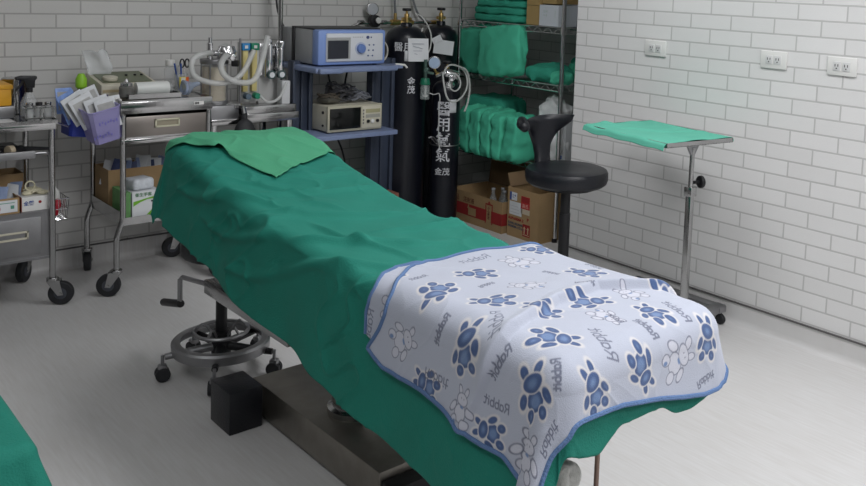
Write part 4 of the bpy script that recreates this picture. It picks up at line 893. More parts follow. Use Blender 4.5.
# ---------------- casters and trolleys ----------------
def caster(root,x,y,ztop,ang=0,r=.05,off=.032):
    d=Vector((math.cos(ang),math.sin(ang),0)); q=Vector((-d.y,d.x,0)); c=Vector((x,y,r))+d*off
    m=MB(); m.cyl((x,y,2*r+.010),(x,y,ztop),.013,seg=12); m.cyl((x,y,2*r+.004),(x,y,2*r+.018),.024,seg=18,bev=.002)
    m.box(Vector((x,y,2*r+.006))+d*.006,(.052,.042,.006),rz=ang,bev=.001)
    for s in (-1,1):
        pl=[(-.022,2*r+.006),(.030,2*r+.006),(off+.012,r-.006),(off-.010,r-.008)]
        T_=Matrix.Translation(Vector((x,y,0))+q*(s*.0185))@RZ(ang)@RX(PI/2)
        m.prism(pl,-.0012,.0012,T=T_)
    m.cyl(c-q*.022,c+q*.022,.006,seg=10)
    cs=m.build('caster',steel,root)
    wv=MB(); wv.cyl(c-q*.0145,c+q*.0145,r,seg=30,bev=.005); wh=wv.build('wheel',rubber,cs)
    hb=MB(); hb.cyl(c-q*.0158,c+q*.0158,r*.55,seg=20,bev=.002); o=hb.build('wheel',rubber,None,loc=None) if False else None
    MB().cyl(c-q*.016,c+q*.016,r*.5,seg=20,bev=.002).build('wheel_hub',grey_hub,cs)
def panel(mb,x0,x1,y0,y1,z,lip=.02,t=.002,up_=True):
    mb.b2(x0,x1,y0,y1,z-t,z)
    s=1 if up_ else -1
    for a in ((x0,x1,y0,y0+t),(x0,x1,y1-t,y1),(x0,x0+t,y0,y1),(x1-t,x1,y0,y1)): mb.b2(*a,min(z,z+s*lip),max(z,z+s*lip))
# --- trolley at the left edge ---
A=thing('instrument_trolley','stainless instrument trolley at the left edge with tray shelf and drawer','trolley',(.8,4.22,0))
x0,x1,y0,y1=.48,1.078,4.02,4.42
for (x,y) in ((x0,y0),(x1,y0),(x0,y1),(x1,y1)):
    MB().cyl((x,y,.118),(x,y,.775),.0125).build('post',steel,A)
    caster(A,x,y,.125,ang=(-.5 if y==y0 else PI+.9))
m=MB(); panel(m,x0-.02,x1+.02,y0-.02,y1+.02,.785,lip=.012); m.b2(x0-.015,x1+.015,y0-.015,y1+.015,.755,.783,bev=.002); m.build('top_tray',steel,A)
m=MB(); m.b2(x0,x1-.06,y0+.02,y1-.02,.640,.646); 
m.tube([(x0,y0+.01,.655),(x1-.05,y0+.01,.655),(x1-.012,y0+.01,.655),(x1-.006,y0+.01,.63),(x1-.006,y0+.01,.605)],.006,8,smooth=2); m.b2(x0,x1-.06,y0,y0+.02,.636,.668,bev=.002); m.build('middle_tray',steel_dull,A)
m=MB(); m.b2(x0,x1,y0,y1,.405,.412); m.b2(x0,x1,y0+.004,y0+.012,.215,.405); m.b2(x0,x0+.006,y0,y1,.215,.405); m.b2(x1-.006,x1,y0,y1,.215,.405); m.b2(x0,x1,y0,y1,.205,.215); m.build('drawer_housing',steel_dull,A)
m=MB(); m.b2(.60,x1-.045,y0-.006,y0+.006,.232,.388,bev=.002); dr=m.build('drawer',steel_dull,A)
m=MB(); 
for a in ((.73,.985,.330,.337),(.73,.985,.303,.310)): m.b2(a[0],a[1],y0-.016,y0-.004,a[2],a[3],bev=.001)
for a in ((.73,.737),(.978,.985)): m.b2(a[0],a[1],y0-.016,y0-.004,.303,.337,bev=.001)
m.build('drawer_handle',cream,dr)
m=MB(); m.tube([(x1,y0,.77),(x1+.02,y0-.0,.78),(x1+.055,y0+.02,.765),(x1+.075,y0+.03,.755)],.004,6,smooth=1); m.build('side_hook',chrome,A)
# things on its top
z=.787
o=MB(); o.b2(.74,.955,4.05,4.30,z-.0,z+.002); tag(o.build('white_sheet',lab_white,loc=(.85,4.15,z)),'white paper sheet lying on top of the left trolley','sheet')
t=thing('storage_box','orange yellow plastic box on a steel tray at the left edge','box',(.86,4.20,z)); 
MB().b2(.76,.965,4.16,4.34,z+.055,z+.135,bev=.006).build('box_body',orange,t); MB().b2(.755,.97,4.155,4.345,z+.125,z+.145,bev=.005).build('lid',orange,t); MB().b2(.75,.975,4.15,4.35,z+.004,z+.054,bev=.004).build('steel_tray',steel_dull,t)
t=thing('metal_canister','grey steel canister behind the black spray bottle','canister',(1.015,4.33,z)); m=MB(); m.lathe((1.015,4.33,z),[(.045,0),(.047,.002),(.047,.14),(.050,.145),(.050,.152),(.046,.155)]); m.build('canister_body',steel,t)
t=thing('spray_bottle','clear spray bottle with a black trigger head on the left trolley','spray bottle',(1.02,4.12,z))
MB().lathe((1.02,4.12,z),[(.030,0),(.033,.004),(.034,.05),(.032,.075),(.020,.10),(.012,.115),(.012,.125)]).build('bottle_body',clear,t)
MB().cyl((1.02,4.12,z+.115),(1.02,4.12,z+.135),.014).build('collar',black,t)
m=MB(); m.prism([(-.013,0),(.020,0),(.022,.030),(.030,.040),(.028,.050),(-.030,.052),(-.052,.046),(-.052,.036),(-.022,.034)],-.010,.010,T=TR(1.02,4.12,z+.133)@RX(PI/2)@RY(PI)@RY(PI),bev=.002); hd=m.build('spray_head',black,t)
MB().tube([(.998,4.12,z+.168),(.99,4.12,z+.145),(.972,4.12,z+.125)],.005,8,smooth=1).build('trigger',black,hd)
t=thing('jar_rack','small steel rack of glass jars in front of the spray bottle','rack',(1.045,4.06,z))
m=MB()
for zz in (.012,.055):
    m.b2(.985,1.095,4.030,4.034,z+zz,z+zz+.006); m.b2(.985,1.095,4.086,4.09,z+zz,z+zz+.006); m.b2(.985,.989,4.03,4.09,z+zz,z+zz+.006); m.b2(1.091,1.095,4.03,4.09,z+zz,z+zz+.006)
for x in (.987,1.04,1.093): m.b2(x-.004,x+.004,4.029,4.033,z,z+.06)
m.build('rack_frame',steel,t)
for i,x in enumerate((1.006,1.042,1.076)):
    j=thing('glass_jar',['small glass jar in the steel rack, nearest the spray bottle','small glass jar in the middle of the steel rack','small glass jar at the right end of the steel rack'][i],'jar',(x,4.06,z+.002),'jars in the steel rack')
    MB().lathe((x,4.06,z+.002),[(.014,0),(.0155,.003),(.0155,.05),(.011,.058),(.011,.064)]).build('jar_body',glass,j); MB().cyl((x,4.06,z+.064),(x,4.06,z+.078),.013,bev=.002).build('jar_lid',steel if i!=1 else black,j)
# middle tray contents
z=.646
def inst(x,y,l,a,lab,mm):
    m=MB(); d=Vector((math.cos(a),math.sin(a),0)); m.cyl(Vector((x,y,z+.014)),Vector((x,y,z+.014))+d*l,.011,.006,bev=.002); m.ell(Vector((x,y,z+.016)),(.018,.016,.013)); tag(m.build('laryngoscope_handle',mm,loc=(x,y,z)),lab,'instrument','instruments on the middle tray')
inst(.90,4.10,.10,.2,'dark instrument with a round end on the middle tray',black); inst(.99,4.14,-.12,2.7,'dark instrument lying behind the tape roll',rubber); inst(.86,4.20,.13,-.1,'dark instrument at the back of the middle tray',black)
m=MB(); m.cyl((.925,4.065,z+.022),(.945,4.075,z+.022),.022,bev=.002); tag(m.build('tape_roll',mat('tape_beige',(.5,.42,.3),.6),loc=(.93,4.07,z)),'beige roll of tape standing on the middle tray','tape roll')
# box shelf
z=.412
b1=carton('packet_box','open beige box of paper packets at the left edge of the trolley shelf','box',.78,.958,4.03,4.20,z,.478,card)
MB().b2(.80,.950,4.0275,4.0298,z+.008,z+.058).build('label',lab_white,b1)
m=MB(); m.text('150',.016,TR(.865,4.027,z+.02)@FRONT); m.build('label_print',red,b1); m=MB(); m.b2(.925,.938,4.0265,4.0275,z+.022,z+.036); m.b2(.82,.94,4.0265,4.0275,z+.046,z+.0485); m.build('label_mark',mat('label_green',(.1,.3,.22),.6),b1)
def packets(x0,x1,y,z0,h,n,lab,grp,cols,lean=.5,seed=1):
    ORD=['leftmost','second','third','fourth','fifth','sixth','seventh','eighth','ninth','tenth','eleventh','twelfth','thirteenth','fourteenth','fifteenth','rightmost']
    rnd=random.Random(seed)
    for i in range(n):
        x=x0+(x1-x0)*i/(n-1); hh=h*rnd.uniform(.85,1.1)
        m=MB(); m.box((0,0,hh/2),(.004,.06,hh),bev=.0012); m.box((0.0024,0,hh*.5),(.0008,.05,hh*.75))
        me=m.bm; bmesh.ops.transform(me,matrix=TR(x,y+rnd.uniform(-.02,.02),z0)@RZ(rnd.uniform(-.35,.35)+.9)@RX(rnd.uniform(-.2,.2))@RY(lean*rnd.uniform(.6,1.2)),verts=me.verts)
        tag(m.build('sterile_packet',cols[i%len(cols)],loc=(x,y,z0)),lab%('leftmost' if i==0 else 'rightmost' if i==n-1 else ORD[i]+' from left'),'packet',grp)
pk_w=mat('packet_white',(.62,.64,.66),.5,var=.15,vs=40); pk_b=mat('packet_blue',(.25,.32,.50),.5,var=.25,vs=50); pk_d=mat('packet_navy',(.06,.08,.18),.5,var=.4,vs=60)
packets(.80,.945,4.09,z+.005,.105,8,'paper packet in the beige box on the left trolley, %s of the row','paper packets in the beige box',[pk_w,pk_b,pk_w],.6,3)
g=carton('glove_box','white and red glove box with latex gloves spilling out on the trolley shelf','box',.968,1.070,4.035,4.15,z,.472,white_pl,open_=False)
MB().b2(.9655,.968,4.035,4.15,z,.472).build('box_end',mat('end_brownred',(.22,.05,.03),.6),g)
m=MB(); m.text('全醫',.02,TR(.974,4.0345,z+.027)@FRONT,bold=.0004); m.build('box_print',ink_blue,g)
m=MB(); m.cyl((1.036,4.0348,z+.036),(1.036,4.0338,z+.036),.006); m.build('box_emblem',red_d,g)
for k,(x,y,a) in enumerate(((1.0,4.08,.3),(1.03,4.10,1.8),(1.055,4.07,2.6))):
    m=MB(); c0=Vector((x,y,z+.06)); m.ell(c0+Vector((0,0,.008)),(.022,.018,.010))
    for j in range(5):
        aa=a+(j-2)*.35; d=Vector((math.cos(aa),math.sin(aa),0)); m.tube([c0+Vector((0,0,.01)),c0+d*.025+Vector((0,0,.022)),c0+d*(.038+.004*(j%3))+Vector((0,0,.012))],[.006,.0055,.0045],6,smooth=1)
    if k==0: m.tube([c0+Vector((0.012,0,.012))]+[c0+Vector((.018*math.cos(q)+.01,.0,.038+.020*math.sin(q))) for q in np.linspace(-1.4,4.6,12)],.0035,6)
    tag(m.build('latex_glove',glove,loc=(x,y,z+.06)),['cream latex glove with its cuff standing up out of the glove box','crumpled cream latex glove at the back of the glove box','cream latex glove at the right end of the glove box'][k],'glove','gloves spilling from the box')
c2=carton('brown_carton','brown cardboard box behind the glove box on the trolley shelf','box',.86,1.03,4.26,4.40,z,.53,card)
# wire basket with red-handled thing on the right side
t=thing('wire_basket','small wire basket hung on the right side of the left trolley','basket',(1.14,4.2,.32))
m=MB()
bx0,bx1,by0,by1=1.094,1.175,4.13,4.27
for zz,e in ((.425,0),(.38,.003),(.335,.008)): m.tube([(bx0,by0+e,zz),(bx1-e,by0+e,zz),(bx1-e,by1-e,zz),(bx0,by1-e,zz)],.0018,6,closed=True)
for i in range(7):
    y=by0+(by1-by0)*i/6; m.tube([(bx0,y,.425),(bx0+.002,y,.335),(bx1-.01,y,.335),(bx1,y,.425)],.0013,5)
for i in range(5):
    x=bx0+(bx1-bx0)*i/4; m.tube([(x,by0,.425),(x,by0+.006,.335),(x,by1-.006,.335),(x,by1,.425)],.0013,5)
m.build('wire_frame',chrome,t)
m=MB(); m.lathe((0,0,0),[(.014,0),(.018,.004),(.020,.05),(.012,.07),(.006,.075)],T=None); bmesh.ops.transform(m.bm,matrix=TR(1.125,4.18,.345)@RY(.25),verts=m.bm.verts); 
t=thing('squeeze_bottle','white squeeze bottle with red base standing in the wire basket','bottle',(1.13,4.19,.337)); m.build('bottle_base',mat('red_plastic',(.40,.012,.03),.4),t)
MB().tube([(1.14,4.19,.40),(1.142,4.19,.44),(1.135,4.19,.47)],[.016,.013,.005],10,smooth=1).build('bottle_neck',white_pl,t)
# --- trolley with drawer, bent legs ---
B=thing('drawer_trolley','stainless drawer trolley with bent legs left of the operating table','trolley',(1.54,4.17,0))
x0,x1,y0,y1=1.348,1.728,3.97,4.37
for (x,y,s) in ((x0,y0,-1),(x1,y0,1),(x0,y1,-1),(x1,y1,1)):
    MB().tube([(x,y,.80),(x,y,.36),(x+s*.002,y,.335),(x+s*.024,y,.27),(x+s*.028,y,.25),(x+s*.028,y,.118)],.0125,12,smooth=2).build('leg',steel,B)
    caster(B,x+s*.028,y,.125,ang={(-1,3.97):2.6,(1,3.97):-.6,(-1,4.37):1.2,(1,4.37):2.9}[(s,y)])
m=MB(); m.b2(x0-.014,x1+.014,y0-.014,y1+.014,.805,.857,bev=.003); panel(m,x0-.014,x1+.014,y0-.014,y1+.014,.858,lip=.006); m.build('top',steel,B)
m=MB(); m.b2(x0,x1,y0+.006,y1,.690,.700); m.b2(x0-.006,x0+.006,y0,y1,.690,.805); m.b2(x1-.006,x1+.006,y0,y1,.690,.805); m.b2(x0,x1,y1-.006,y1,.69,.805); m.b2(x0-.012,x1+.012,y0-.012,y0+.004,.672,.692,bev=.002); m.build('drawer_housing',steel,B)
m=MB(); m.b2(x0+.012,x1-.012,y0-.004,y0+.008,.700,.790,bev=.002); d=m.build('drawer',mat('drawer_steel',(.30,.27,.25),.36,.95,var=.12,vs=8),B)
m=MB(); 
for a in ((1.482,1.592,.768,.775),(1.482,1.592,.737,.744)): m.b2(a[0],a[1],y0-.012,y0-.003,a[2],a[3],bev=.001)
for a in ((1.482,1.489),(1.585,1.592)): m.b2(a[0],a[1],y0-.012,y0-.003,.737,.775,bev=.001)
m.b2(1.489,1.585,y0-.006,y0-.0035,.744,.768,mi=1); m.build('drawer_handle',[mat('handle_cream',(.55,.53,.40),.4),mat('recess_tan',(.30,.27,.2),.6)],d)
m=MB(); m.b2(1.655,1.70,y0-.0155,y0-.0142,.829,.845); m.text('EMI',.013,TR(1.658,y0-.0157,.8325)@FRONT,mi=1,bold=.0006); m.build('label_tag',[white_pl,black],B)
m=MB(); m.b2(x0-.006,x1+.006,y0-.006,y1+.006,.328,.334); 
m.b2(x0-.01,x1+.01,y0-.01,y0-.004,.312,.346); m.b2(x0-.01,x0-.004,y0,y1,.312,.372); m.b2(x1+.004,x1+.01,y0,y1,.312,.346); m.build('bottom_shelf',steel,B)
# lower shelf things
z=.334
cb=carton('packet_carton','brown carton packed with paper packets on the drawer trolley bottom shelf','box',1.352,1.70,4.17,4.35,z,.52,card)
packets(1.37,1.69,4.25,z+.10,.115,16,'paper packet in the brown carton of the drawer trolley, %s of the row','packets in the brown carton',[pk_w,pk_d,pk_w,pk_b],.35,5)
w2=carton('glove_carton','white carton with green stripes and a bird mark on the drawer trolley bottom shelf','box',1.392,1.515,3.985,4.12,z,.448,lab_white,open_=False)
m=MB(); m.prism([(0,.072),(.115,.094),(.115,.080),(.06,.078),(.03,.068),(0,.052)],0,.001,T=TR(1.397,3.9845,z)@FRONT); m.prism([(.055,.005),(.115,.008),(.115,.052),(.085,.034)],0,.001,T=TR(1.397,3.9845,z)@FRONT); m.build('green_stripe',mat('stripe_green',(.16,.42,.03),.6),w2)
m=MB(); m.text('衛生手套',.018,TR(1.405,3.9842,z+.094)@FRONT,bold=.0003); m.build('carton_print',mat('print_green',(.10,.22,.12),.6),w2)
m=MB(); m.cyl((1.478,3.9848,z+.068),(1.478,3.9838,z+.068),.0045); m.build('bird_eye',black,w2)
w3=carton('tissue_carton','green and white carton behind the front left leg of the drawer trolley','box',1.362,1.388,3.99,4.15,z,.45,mat('carton_green',(.12,.28,.10),.6,var=.3,vs=30),open_=False)
m=MB(); m.box((1.445,4.05,.475),(.10,.09,.052),rz=.2,bev=.014,seg=3); tag(m.build('plastic_pack',mat('film_white',(.55,.58,.62),.35,var=.3,vs=50,bump=.3,bs=60),loc=(1.445,4.05,.448)),'soft plastic-wrapped pack lying on the white and green carton','pack')
m=MB(); m.box((1.62,4.06,.38),(.12,.12,.09),bev=.01); tag(m.build('white_pack',lab_white,loc=(1.62,4.06,z)),'white pack beside the green-striped carton, partly behind the drape','pack')
# top things
z=.864
t=thing('suction_unit','cream medical device with an olive top panel on the drawer trolley','medical device',(1.43,4.25,z))
m=MB(); m.prism([(4.13,0),(4.35,0),(4.35,.088),(4.13,.052)],-.125,.125,T=TR(1.435,0,z)@Matrix(((0,0,1,0),(1,0,0,0),(0,1,0,0),(0,0,0,1))),bev=.004); m.build('housing',cream,t)
sl=math.atan2(.036,.22)
m=MB(); m.box((1.435,4.245,z+.0735),(.215,.18,.002),rx=sl); m.build('top_panel',mat('olive_panel',(.13,.15,.09),.4),t)
m=MB(); m.cyl((1.37,4.20,z+.066),(1.37,4.198,z+.082),.032,bev=.003,seg=28); m.build('dial',cream,t)
for x in (1.46,1.50,1.53): MB().cyl((x,4.26,z+.076),(x,4.259,z+.083),.006).build('indicator',black,t)
m=MB(); m.b2(1.316,1.55,4.1285,4.1295,z+.018,z+.030); m.build('front_strip',mat('tan_strip',(.4,.33,.2),.5),t)
# plastic bag
U,V=np.meshgrid(np.linspace(0,1,16),np.linspace(0,1,16),indexing='ij')
Pb=np.stack([1.315+U*.10-.02*V+.01*vnoise(U*3,V*3,3),4.30+.025*np.sin(U*5+V*2)*V,z+.075+V*.12+.012*vnoise(U*5,V*2,4)],-1)
t=thing('plastic_bag','clear crumpled plastic bag standing behind the cream device','bag',(1.36,4.31,z+.08)); grid_obj('bag_film',Pb,mat('film_clear',(.8,.83,.85),.2,alpha=.35),t,thick=.002)
t=thing('spray_can','lime green capped bottle beside the plastic basket','bottle',(1.272,4.28,z-.10)); m=MB(); m.lathe((1.272,4.28,.76),[(.024,0),(.026,.003),(.026,.10),(.014,.125)]); m.build('bottle_body',purple_d,t); m=MB(); m.lathe((1.272,4.28,.885),[(.016,0),(.024,.01),(.024,.045),(.012,.07)]); m.build('bottle_cap',lime,t)
# steel tray + tube
t=thing('steel_tray','shallow stainless tray on the front of the drawer trolley top','tray',(1.49,4.03,z)); m=MB(); panel(m,1.375,1.605,3.975,4.105,z+.005,lip=.018); m.build('tray_pan',steel,t)
t=thing('suction_tube','wide white translucent cylinder lying in the steel tray','cylinder',(1.51,4.05,z+.008)); MB().cyl((1.43,4.055,z+.038),(1.575,4.055,z+.038),.030,bev=.003).build('cylinder_body',mat('milky',(.66,.68,.66),.35),t); MB().cyl((1.575,4.055,z+.038),(1.592,4.055,z+.038),.020,bev=.002).build('cylinder_end',clear,t)
t=thing('glass_jar','grey glass jar with chrome lid at the left front of the drawer trolley','jar',(1.388,4.0,z)); MB().lathe((1.385,4.035,z+.006),[(.028,0),(.031,.004),(.031,.045),(.024,.052)]).build('jar_body',mat('smoky',(.16,.16,.15),.15,alpha=.8),t); MB().lathe((1.385,4.035,z+.058),[(.026,0),(.026,.010),(.010,.016),(.004,.03)]).build('jar_lid',steel,t)
# pen cup
t=thing('pen_cup','clear cup with yellow and orange label holding pens and scissors','cup',(1.685,4.18,z)); MB().lathe((1.685,4.18,z),[(.026,0),(.032,.085),(.030,.085),(.024,.004)]).build('cup_body',clear,t)
m=MB(); m.box((1.680,4.148,z+.045),(.030,.002,.055)); m.build('cup_label',mat('label_yellow',(.75,.62,.03),.5),t); m=MB(); m.box((1.703,4.152,z+.042),(.018,.002,.058),rz=.4); m.build('cup_label',mat('label_orange',(.75,.12,.02),.5),t); m=MB(); m.box((1.682,4.147,z+.058),(.02,.002,.024)); m.build('cup_label',white_pl,t)
for i,(dx,dy,cc) in enumerate(((-.02,.0,ink_blue),(-.010,.012,white_pl),(-.004,-.01,ink_blue))):
    m=MB(); m.cyl((1.685+dx*.4,4.18+dy,z+.006),(1.685+dx*1.6,4.18+dy*1.3,z+.135),.004,seg=8); tag(m.build('pen',cc,loc=(1.685,4.18,z)),['navy pen leaning left in the pen cup','white pen at the back of the pen cup','navy pen in the middle of the pen cup'][i],'pen','pens in the cup')
t=thing('scissors','scissors with black handles standing in the pen cup','scissors',(1.70,4.175,z)); m=MB(); m.box((1.698,4.175,z+.06),(.008,.002,.11)); m.build('blades',steel,t)
m=MB()
for s in (-1,1): m.tube([(1.700+s*.012+.010*math.cos(q),4.175,z+.135+.020*math.sin(q)) for q in np.linspace(0,2*PI,14,endpoint=False)],.0035,6,closed=True)
m.build('finger_loops',black,t)
t=thing('plastic_bottle','tall white capped bottle behind the pen cup','bottle',(1.66,4.26,z)); MB().lathe((1.665,4.26,z),[(.026,0),(.028,.004),(.028,.10),(.018,.115)]).build('bottle_body',clear,t); MB().cyl((1.665,4.26,z+.115),(1.665,4.26,z+.145),.022,bev=.003).build('bottle_cap',white_pl,t)
t=thing('face_mask','clear bluish anaesthetic mask lying at the right end of the drawer trolley','mask',(1.68,4.06,z)); m=MB(); m.lathe((0,0,0),[(.034,0),(.038,.006),(.030,.02),(.014,.042),(.011,.06),(.011,.075)]); bmesh.ops.transform(m.bm,matrix=TR(1.655,4.07,z+.03)@RY(1.3),verts=m.bm.verts); m.build('mask_dome',mat('mask_blue',(.40,.48,.62),.25,alpha=.6),t); m=MB(); m.tube([(1.655+.002*math.sin(q),4.07+.036*math.cos(q),z+.031+.028*math.sin(q)) for q in np.linspace(0,2*PI,20,endpoint=False)],.006,8,closed=True); m.build('mask_cushion',mat('cushion_blue',(.35,.42,.58),.4),t)
# plastic baskets hanging between the trolleys
def tub(name,lab,c,sx,sy,h,rz,ry,mm,taper=.8,group=None,rx=0):
    t=thing(name,lab,'basket',c,group); b=bmesh.new()
    R=[]
    for (s,z_) in ((taper,0),(1,h),(.96,h),(taper*.95,.004)):
        R.append([b.verts.new((x*s*sx/2,y*s*sy/2,z_)) for x,y in ((-1,-.8),(-.8,-1),(.8,-1),(1,-.8),(1,.8),(.8,1),(-.8,1),(-1,.8))])
    for a,bb in zip(R,R[1:]):
        for i in range(8): b.faces.new((a[i],a[(i+1)%8],bb[(i+1)%8],bb[i]))
    b.faces.new(R[0][::-1]); b.faces.new(R[-1])
    Tm=TR(*c)@RZ(rz)@RY(ry)@RX(rx); m=MB(); m.add(b,0,Tm); m.build('basket_shell',mm,t)
    m=MB(); m.tube([Tm@Vector((x*sx/2,y*sy/2,h)) for x,y in ((-1,-.8),(-.8,-1),(.8,-1),(1,-.8),(1,.8),(.8,1),(-.8,1),(-1,.8))],.004,6,closed=True); m.build('basket_rim',mm,t)
    return t,Tm
t1,_=tub('plastic_basket','deep blue plastic basket, left of the two hung between the trolleys',(1.205,4.12,.705),.12,.17,.16,0,.12,deepblue)
t2,Tm=tub('plastic_basket','pale lavender plastic basket full of paper packets hung by the drawer trolley',(1.278,4.00,.70),.135,.13,.15,.1,-.22,lav,rx=.15)
m=MB()
for i in range(14): m.box((-.06+.012*(i%7)+.03*(i//7),-.0605+.0,.035+.055*(i//7)+.004*(i%3)),(.006,.001,.010+.004*(i%2)))
bmesh.ops.transform(m.bm,matrix=Tm,verts=m.bm.verts); m.build('basket_lettering',mat('violet_print',(.16,.15,.45),.5),t2)
t3,_=tub('plastic_basket','dusky purple plastic basket against the drawer trolley side',(1.305,4.20,.70),.07,.16,.17,0,0,purple_d)
for i,(x,y,zz,rz,ry,s) in enumerate(((1.185,4.03,.835,.3,-.5,(.10,.003,.13)),(1.21,4.00,.825,.15,-.45,(.10,.003,.14)),(1.262,3.985,.81,.1,-.3,(.10,.003,.15)),(1.285,3.965,.815,0,-.25,(.085,.003,.13)),(1.31,3.99,.82,-.1,-.15,(.08,.003,.13)),(1.165,4.07,.835,.5,-.35,(.09,.003,.13)),(1.24,4.05,.86,.2,-.35,(.09,.003,.12)),(1.15,4.10,.86,.2,.0,(.07,.003,.11)))):
    m=MB(); m.box((0,0,0),s,bev=.001); m.box((0,-.0018,0),(s[0]*.78,.001,s[2]*.7),mi=1,bev=0); bmesh.ops.transform(m.bm,matrix=TR(x,y,zz)@RZ(rz)@RY(ry)@RX(-.15),verts=m.bm.verts)
    tag(m.build('sterile_pouch',[pk_w if i not in (5,7) else mat('pouch_blue',(.22,.34,.68),.4,var=.4,vs=60),mat('pouch_grey',(.42,.42,.41),.5,var=.3,vs=40)],loc=(x,y,zz)),['flat white pouch leaning in the gap between the baskets','white pouch second from the left in the baskets','pouch at the front of the lavender basket','pouch standing in the middle of the lavender basket','pouch at the right of the lavender basket','blue printed pouch at the left of the baskets','white pouch at the back of the baskets','blue printed pouch standing highest at the back left'][i],'pouch','pouches in the plastic baskets')
t=thing('bag_hook','pair of white hooks over the side of the drawer trolley','hook',(1.335,3.98,.86))
for dy in (0,.035):
    m=MB(); m.tube([(1.345,3.985+dy,.862),(1.335,3.985+dy,.875),(1.315,3.985+dy,.872),(1.308,3.985+dy,.85),(1.312,3.985+dy,.80)],.0045,8,smooth=2); m.build('hook_wire',white_pl,t)
# --- anaesthesia trolley ---
Cc=thing('anaesthesia_machine','anaesthesia machine on a steel stand with hoses, canister and flow tubes','anaesthesia machine',(2.0,4.2,0))
x0,x1,y0,y1=1.78,2.225,4.05,4.38
m=MB(); m.b2(x0,x1,y0,y1,.708,.735,bev=.003); m.b2(x0+.15,x1+.005,y0-.012,y0+.02,.715,.752,bev=.002); m.b2(x0+.15,x1-.005,y0-.004,y0+.10,.752,.79,bev=.003); m.build('table_top',steel,Cc)
MB().b2(x0-.005,x0+.14,y0+.01,y1,.7355,.80,bev=.003).build('side_block',steel_dull,Cc)
for x,y in ((x0+.02,y0+.03),(x1-.03,y0+.03),(x0+.02,y1-.02),(x1-.03,y1-.02)):
    MB().b2(x-.014,x+.014,y-.014,y+.014,.12,.708,bev=.002).build('leg',steel,Cc)
m=MB(); m.b2(x0,x1,y0,y1,.18,.20,bev=.002); m.build('lower_shelf',steel,Cc)
for x,y,a in ((1.765,3.985,.6),(x1-.03,y0+.03,2),(x0+.02,y1-.02,1),(x1-.03,y1-.02,.4)):
    caster(Cc,x,y,.13,ang=a)
m=MB(); m.b2(1.745,1.80,3.97,4.09,.125,.15,bev=.003); m.build('foot_bar',steel,Cc)
MB().cyl((2.262,4.30,.20),(2.255,4.30,1.95),.0125).build('pole',steel,Cc)
MB().b2(2.19,2.27,4.28,4.32,.70,.72,bev=.002).build('pole_bracket',steel,Cc)
cn=MB(); cn.lathe((1.825,4.13,0),[(.058,.815),(.060,.82),(.060,1.0),(.056,1.004)]); cn.build('absorber_canister',clear,Cc)
MB().cyl((1.825,4.13,.822),(1.825,4.13,.985),.054,seg=28).build('soda_lime',sodalime,Cc)
m=MB(); m.cyl((1.825,4.13,.80),(1.825,4.13,.822),.066,bev=.003,seg=28); m.cyl((1.825,4.13,.998),(1.825,4.13,1.022),.066,bev=.003,seg=28)
for a in (0.8,2.4,4.0,5.6): m.cyl((1.825+.062*math.cos(a),4.13+.062*math.sin(a),.81),(1.825+.062*math.cos(a),4.13+.062*math.sin(a),1.02),.004,seg=8)
m.build('canister_clamps',steel_dull,Cc)
m=MB(); m.lathe((1.872,4.10,0),[(.04,1.02),(.046,1.03),(.046,1.06),(.036,1.085),(.012,1.095)]); m.cyl((1.798,4.12,1.02),(1.798,4.12,1.10),.014,bev=.003); m.cyl((1.798,4.12,1.10),(1.798,4.12,1.125),.009); m.cyl((1.87,4.12,1.05),(1.80,4.10,1.05),.015); m.cyl((1.872,4.06,1.04),(1.872,4.02,1.035),.017,bev=.002); m.build('valve_dome',chrome,Cc)
m=MB(); m.cyl((1.90,4.1,1.0),(1.925,4.08,1.0),.016,bev=.003); m.build('valve_knob',black,Cc)
MB().cyl((1.945,4.10,.735),(1.942,4.10,1.12),.0055).build('support_rod',steel_dull,Cc)
m=MB(); m.tube([(1.86,4.10,.80),(1.90,4.07,.79),(1.93,4.04,.80),(1.93,4.02,.76)],.012,8,smooth=1); m.build('bag_elbow',chrome,Cc)
m=MB(); m.ell((1.925,4.005,.655),(.055,.04,.085)); m.cyl((1.928,4.015,.70),(1.93,4.02,.76),.014); m.build('breathing_bag',rubber,Cc)
# flow tubes
m=MB(); m.b2(1.955,2.06,4.14,4.16,.80,1.10,bev=.002); m.build('flow_backplate',mat('plate_grey',(.45,.46,.45),.4),Cc)
for i,(x,cc) in enumerate(((1.978,mat('head_blue',(.02,.22,.50),.4)),(2.026,mat('head_green',(.01,.22,.12),.4)))):
    MB().b2(x-.013,x+.013,4.115,4.14,.855,1.06,bev=.002).build('flow_tube',tube_y,Cc)
    MB().b2(x-.021,x+.021,4.108,4.142,1.06,1.095,bev=.003).build('flow_head',cc,Cc)
    MB().cyl((x,4.11,.835),(x,4.075,.835),.017,.015,bev=.002).build('flow_knob',[cc,black][0] if i else mat('knob_bluegrey',(.1,.15,.2),.4),Cc)
    m=MB(); m.b2(x-.008,x+.008,4.1065,4.1078,1.070,1.085); m.build('flow_label',white_pl,Cc)
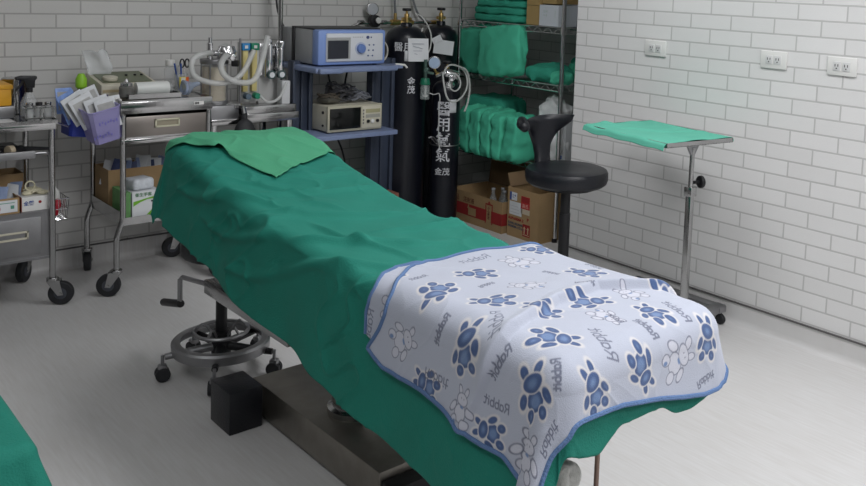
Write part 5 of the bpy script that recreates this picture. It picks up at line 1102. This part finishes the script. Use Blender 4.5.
# vaporiser
m=MB(); m.cyl((2.11,4.14,.92),(2.11,4.14,1.09),.026,bev=.004); m.cyl((2.11,4.14,1.09),(2.11,4.14,1.115),.020,bev=.003); m.cyl((2.165,4.12,.95),(2.165,4.12,1.07),.020,bev=.004); m.cyl((2.165,4.12,1.07),(2.17,4.12,1.105),.024,bev=.003); m.b2(2.07,2.20,4.15,4.17,.93,1.09,bev=.003); m.build('vaporiser',chrome,Cc)
for x in (2.11,2.165):
    m=MB(); m.cyl((x,4.118,.935),(x,4.095,.935),.022,bev=.003,seg=22); vk=m.build('vaporiser_dial',mat('dial_dark',(.05,.09,.09),.3),Cc)
    m=MB(); m.cyl((x,4.0955,.935),(x,4.0935,.935),.014,seg=22); m.build('dial_face',lab_white,vk)
m=MB(); m.b2(2.075,2.195,4.17,4.20,.77,.92,bev=.003); m.build('back_block',mat('block_grey',(.5,.5,.49),.5),Cc)
m=MB(); m.b2(2.155,2.20,4.075,4.13,.765,.905,bev=.003); m.build('white_block',mat('block_white',(.58,.59,.60),.5),Cc)
def corrug(pts,r,name):
    P_=[Vector(p) for p in pts]
    for _ in range(3):
        Q=[P_[0]]
        for a,c in zip(P_,P_[1:]): Q+=[a*.75+c*.25,a*.25+c*.75]
        Q.append(P_[-1]); P_=Q
    d=[0]
    for a,c in zip(P_,P_[1:]): d.append(d[-1]+(c-a).length)
    n=int(d[-1]/.0035); out=[]
    arr=np.array([tuple(p) for p in P_]); tt=np.linspace(0,d[-1],n); L_=np.stack([np.interp(tt,d,arr[:,i]) for i in range(3)],1)
    MB().tube([tuple(x) for x in L_],[r if (i//1)%2 else r*.84 for i in range(n)],12).build(name,hose_m,Cc,angle=80)
corrug([(1.85,4.05,1.045),(1.79,3.99,1.01),(1.80,3.965,.95),(1.873,3.96,.918),(1.955,3.965,.92),(1.995,3.98,1.01),(2.03,3.99,1.14)],.0150,'corrugated_hose')
corrug([(1.798,4.10,1.05),(1.74,4.03,1.06),(1.655,3.99,1.04),(1.655,3.985,.96),(1.73,3.99,.925),(1.83,3.995,.912),(1.91,4.0,.955),(1.97,4.01,1.07)],.0135,'corrugated_hose')
m=MB(); m.tube([(2.04,4.08,.835),(2.06,4.04,.80),(2.12,4.03,.82),(2.165,4.05,.90)],.007,8,smooth=2); m.build('thin_hose',hose_m,Cc)
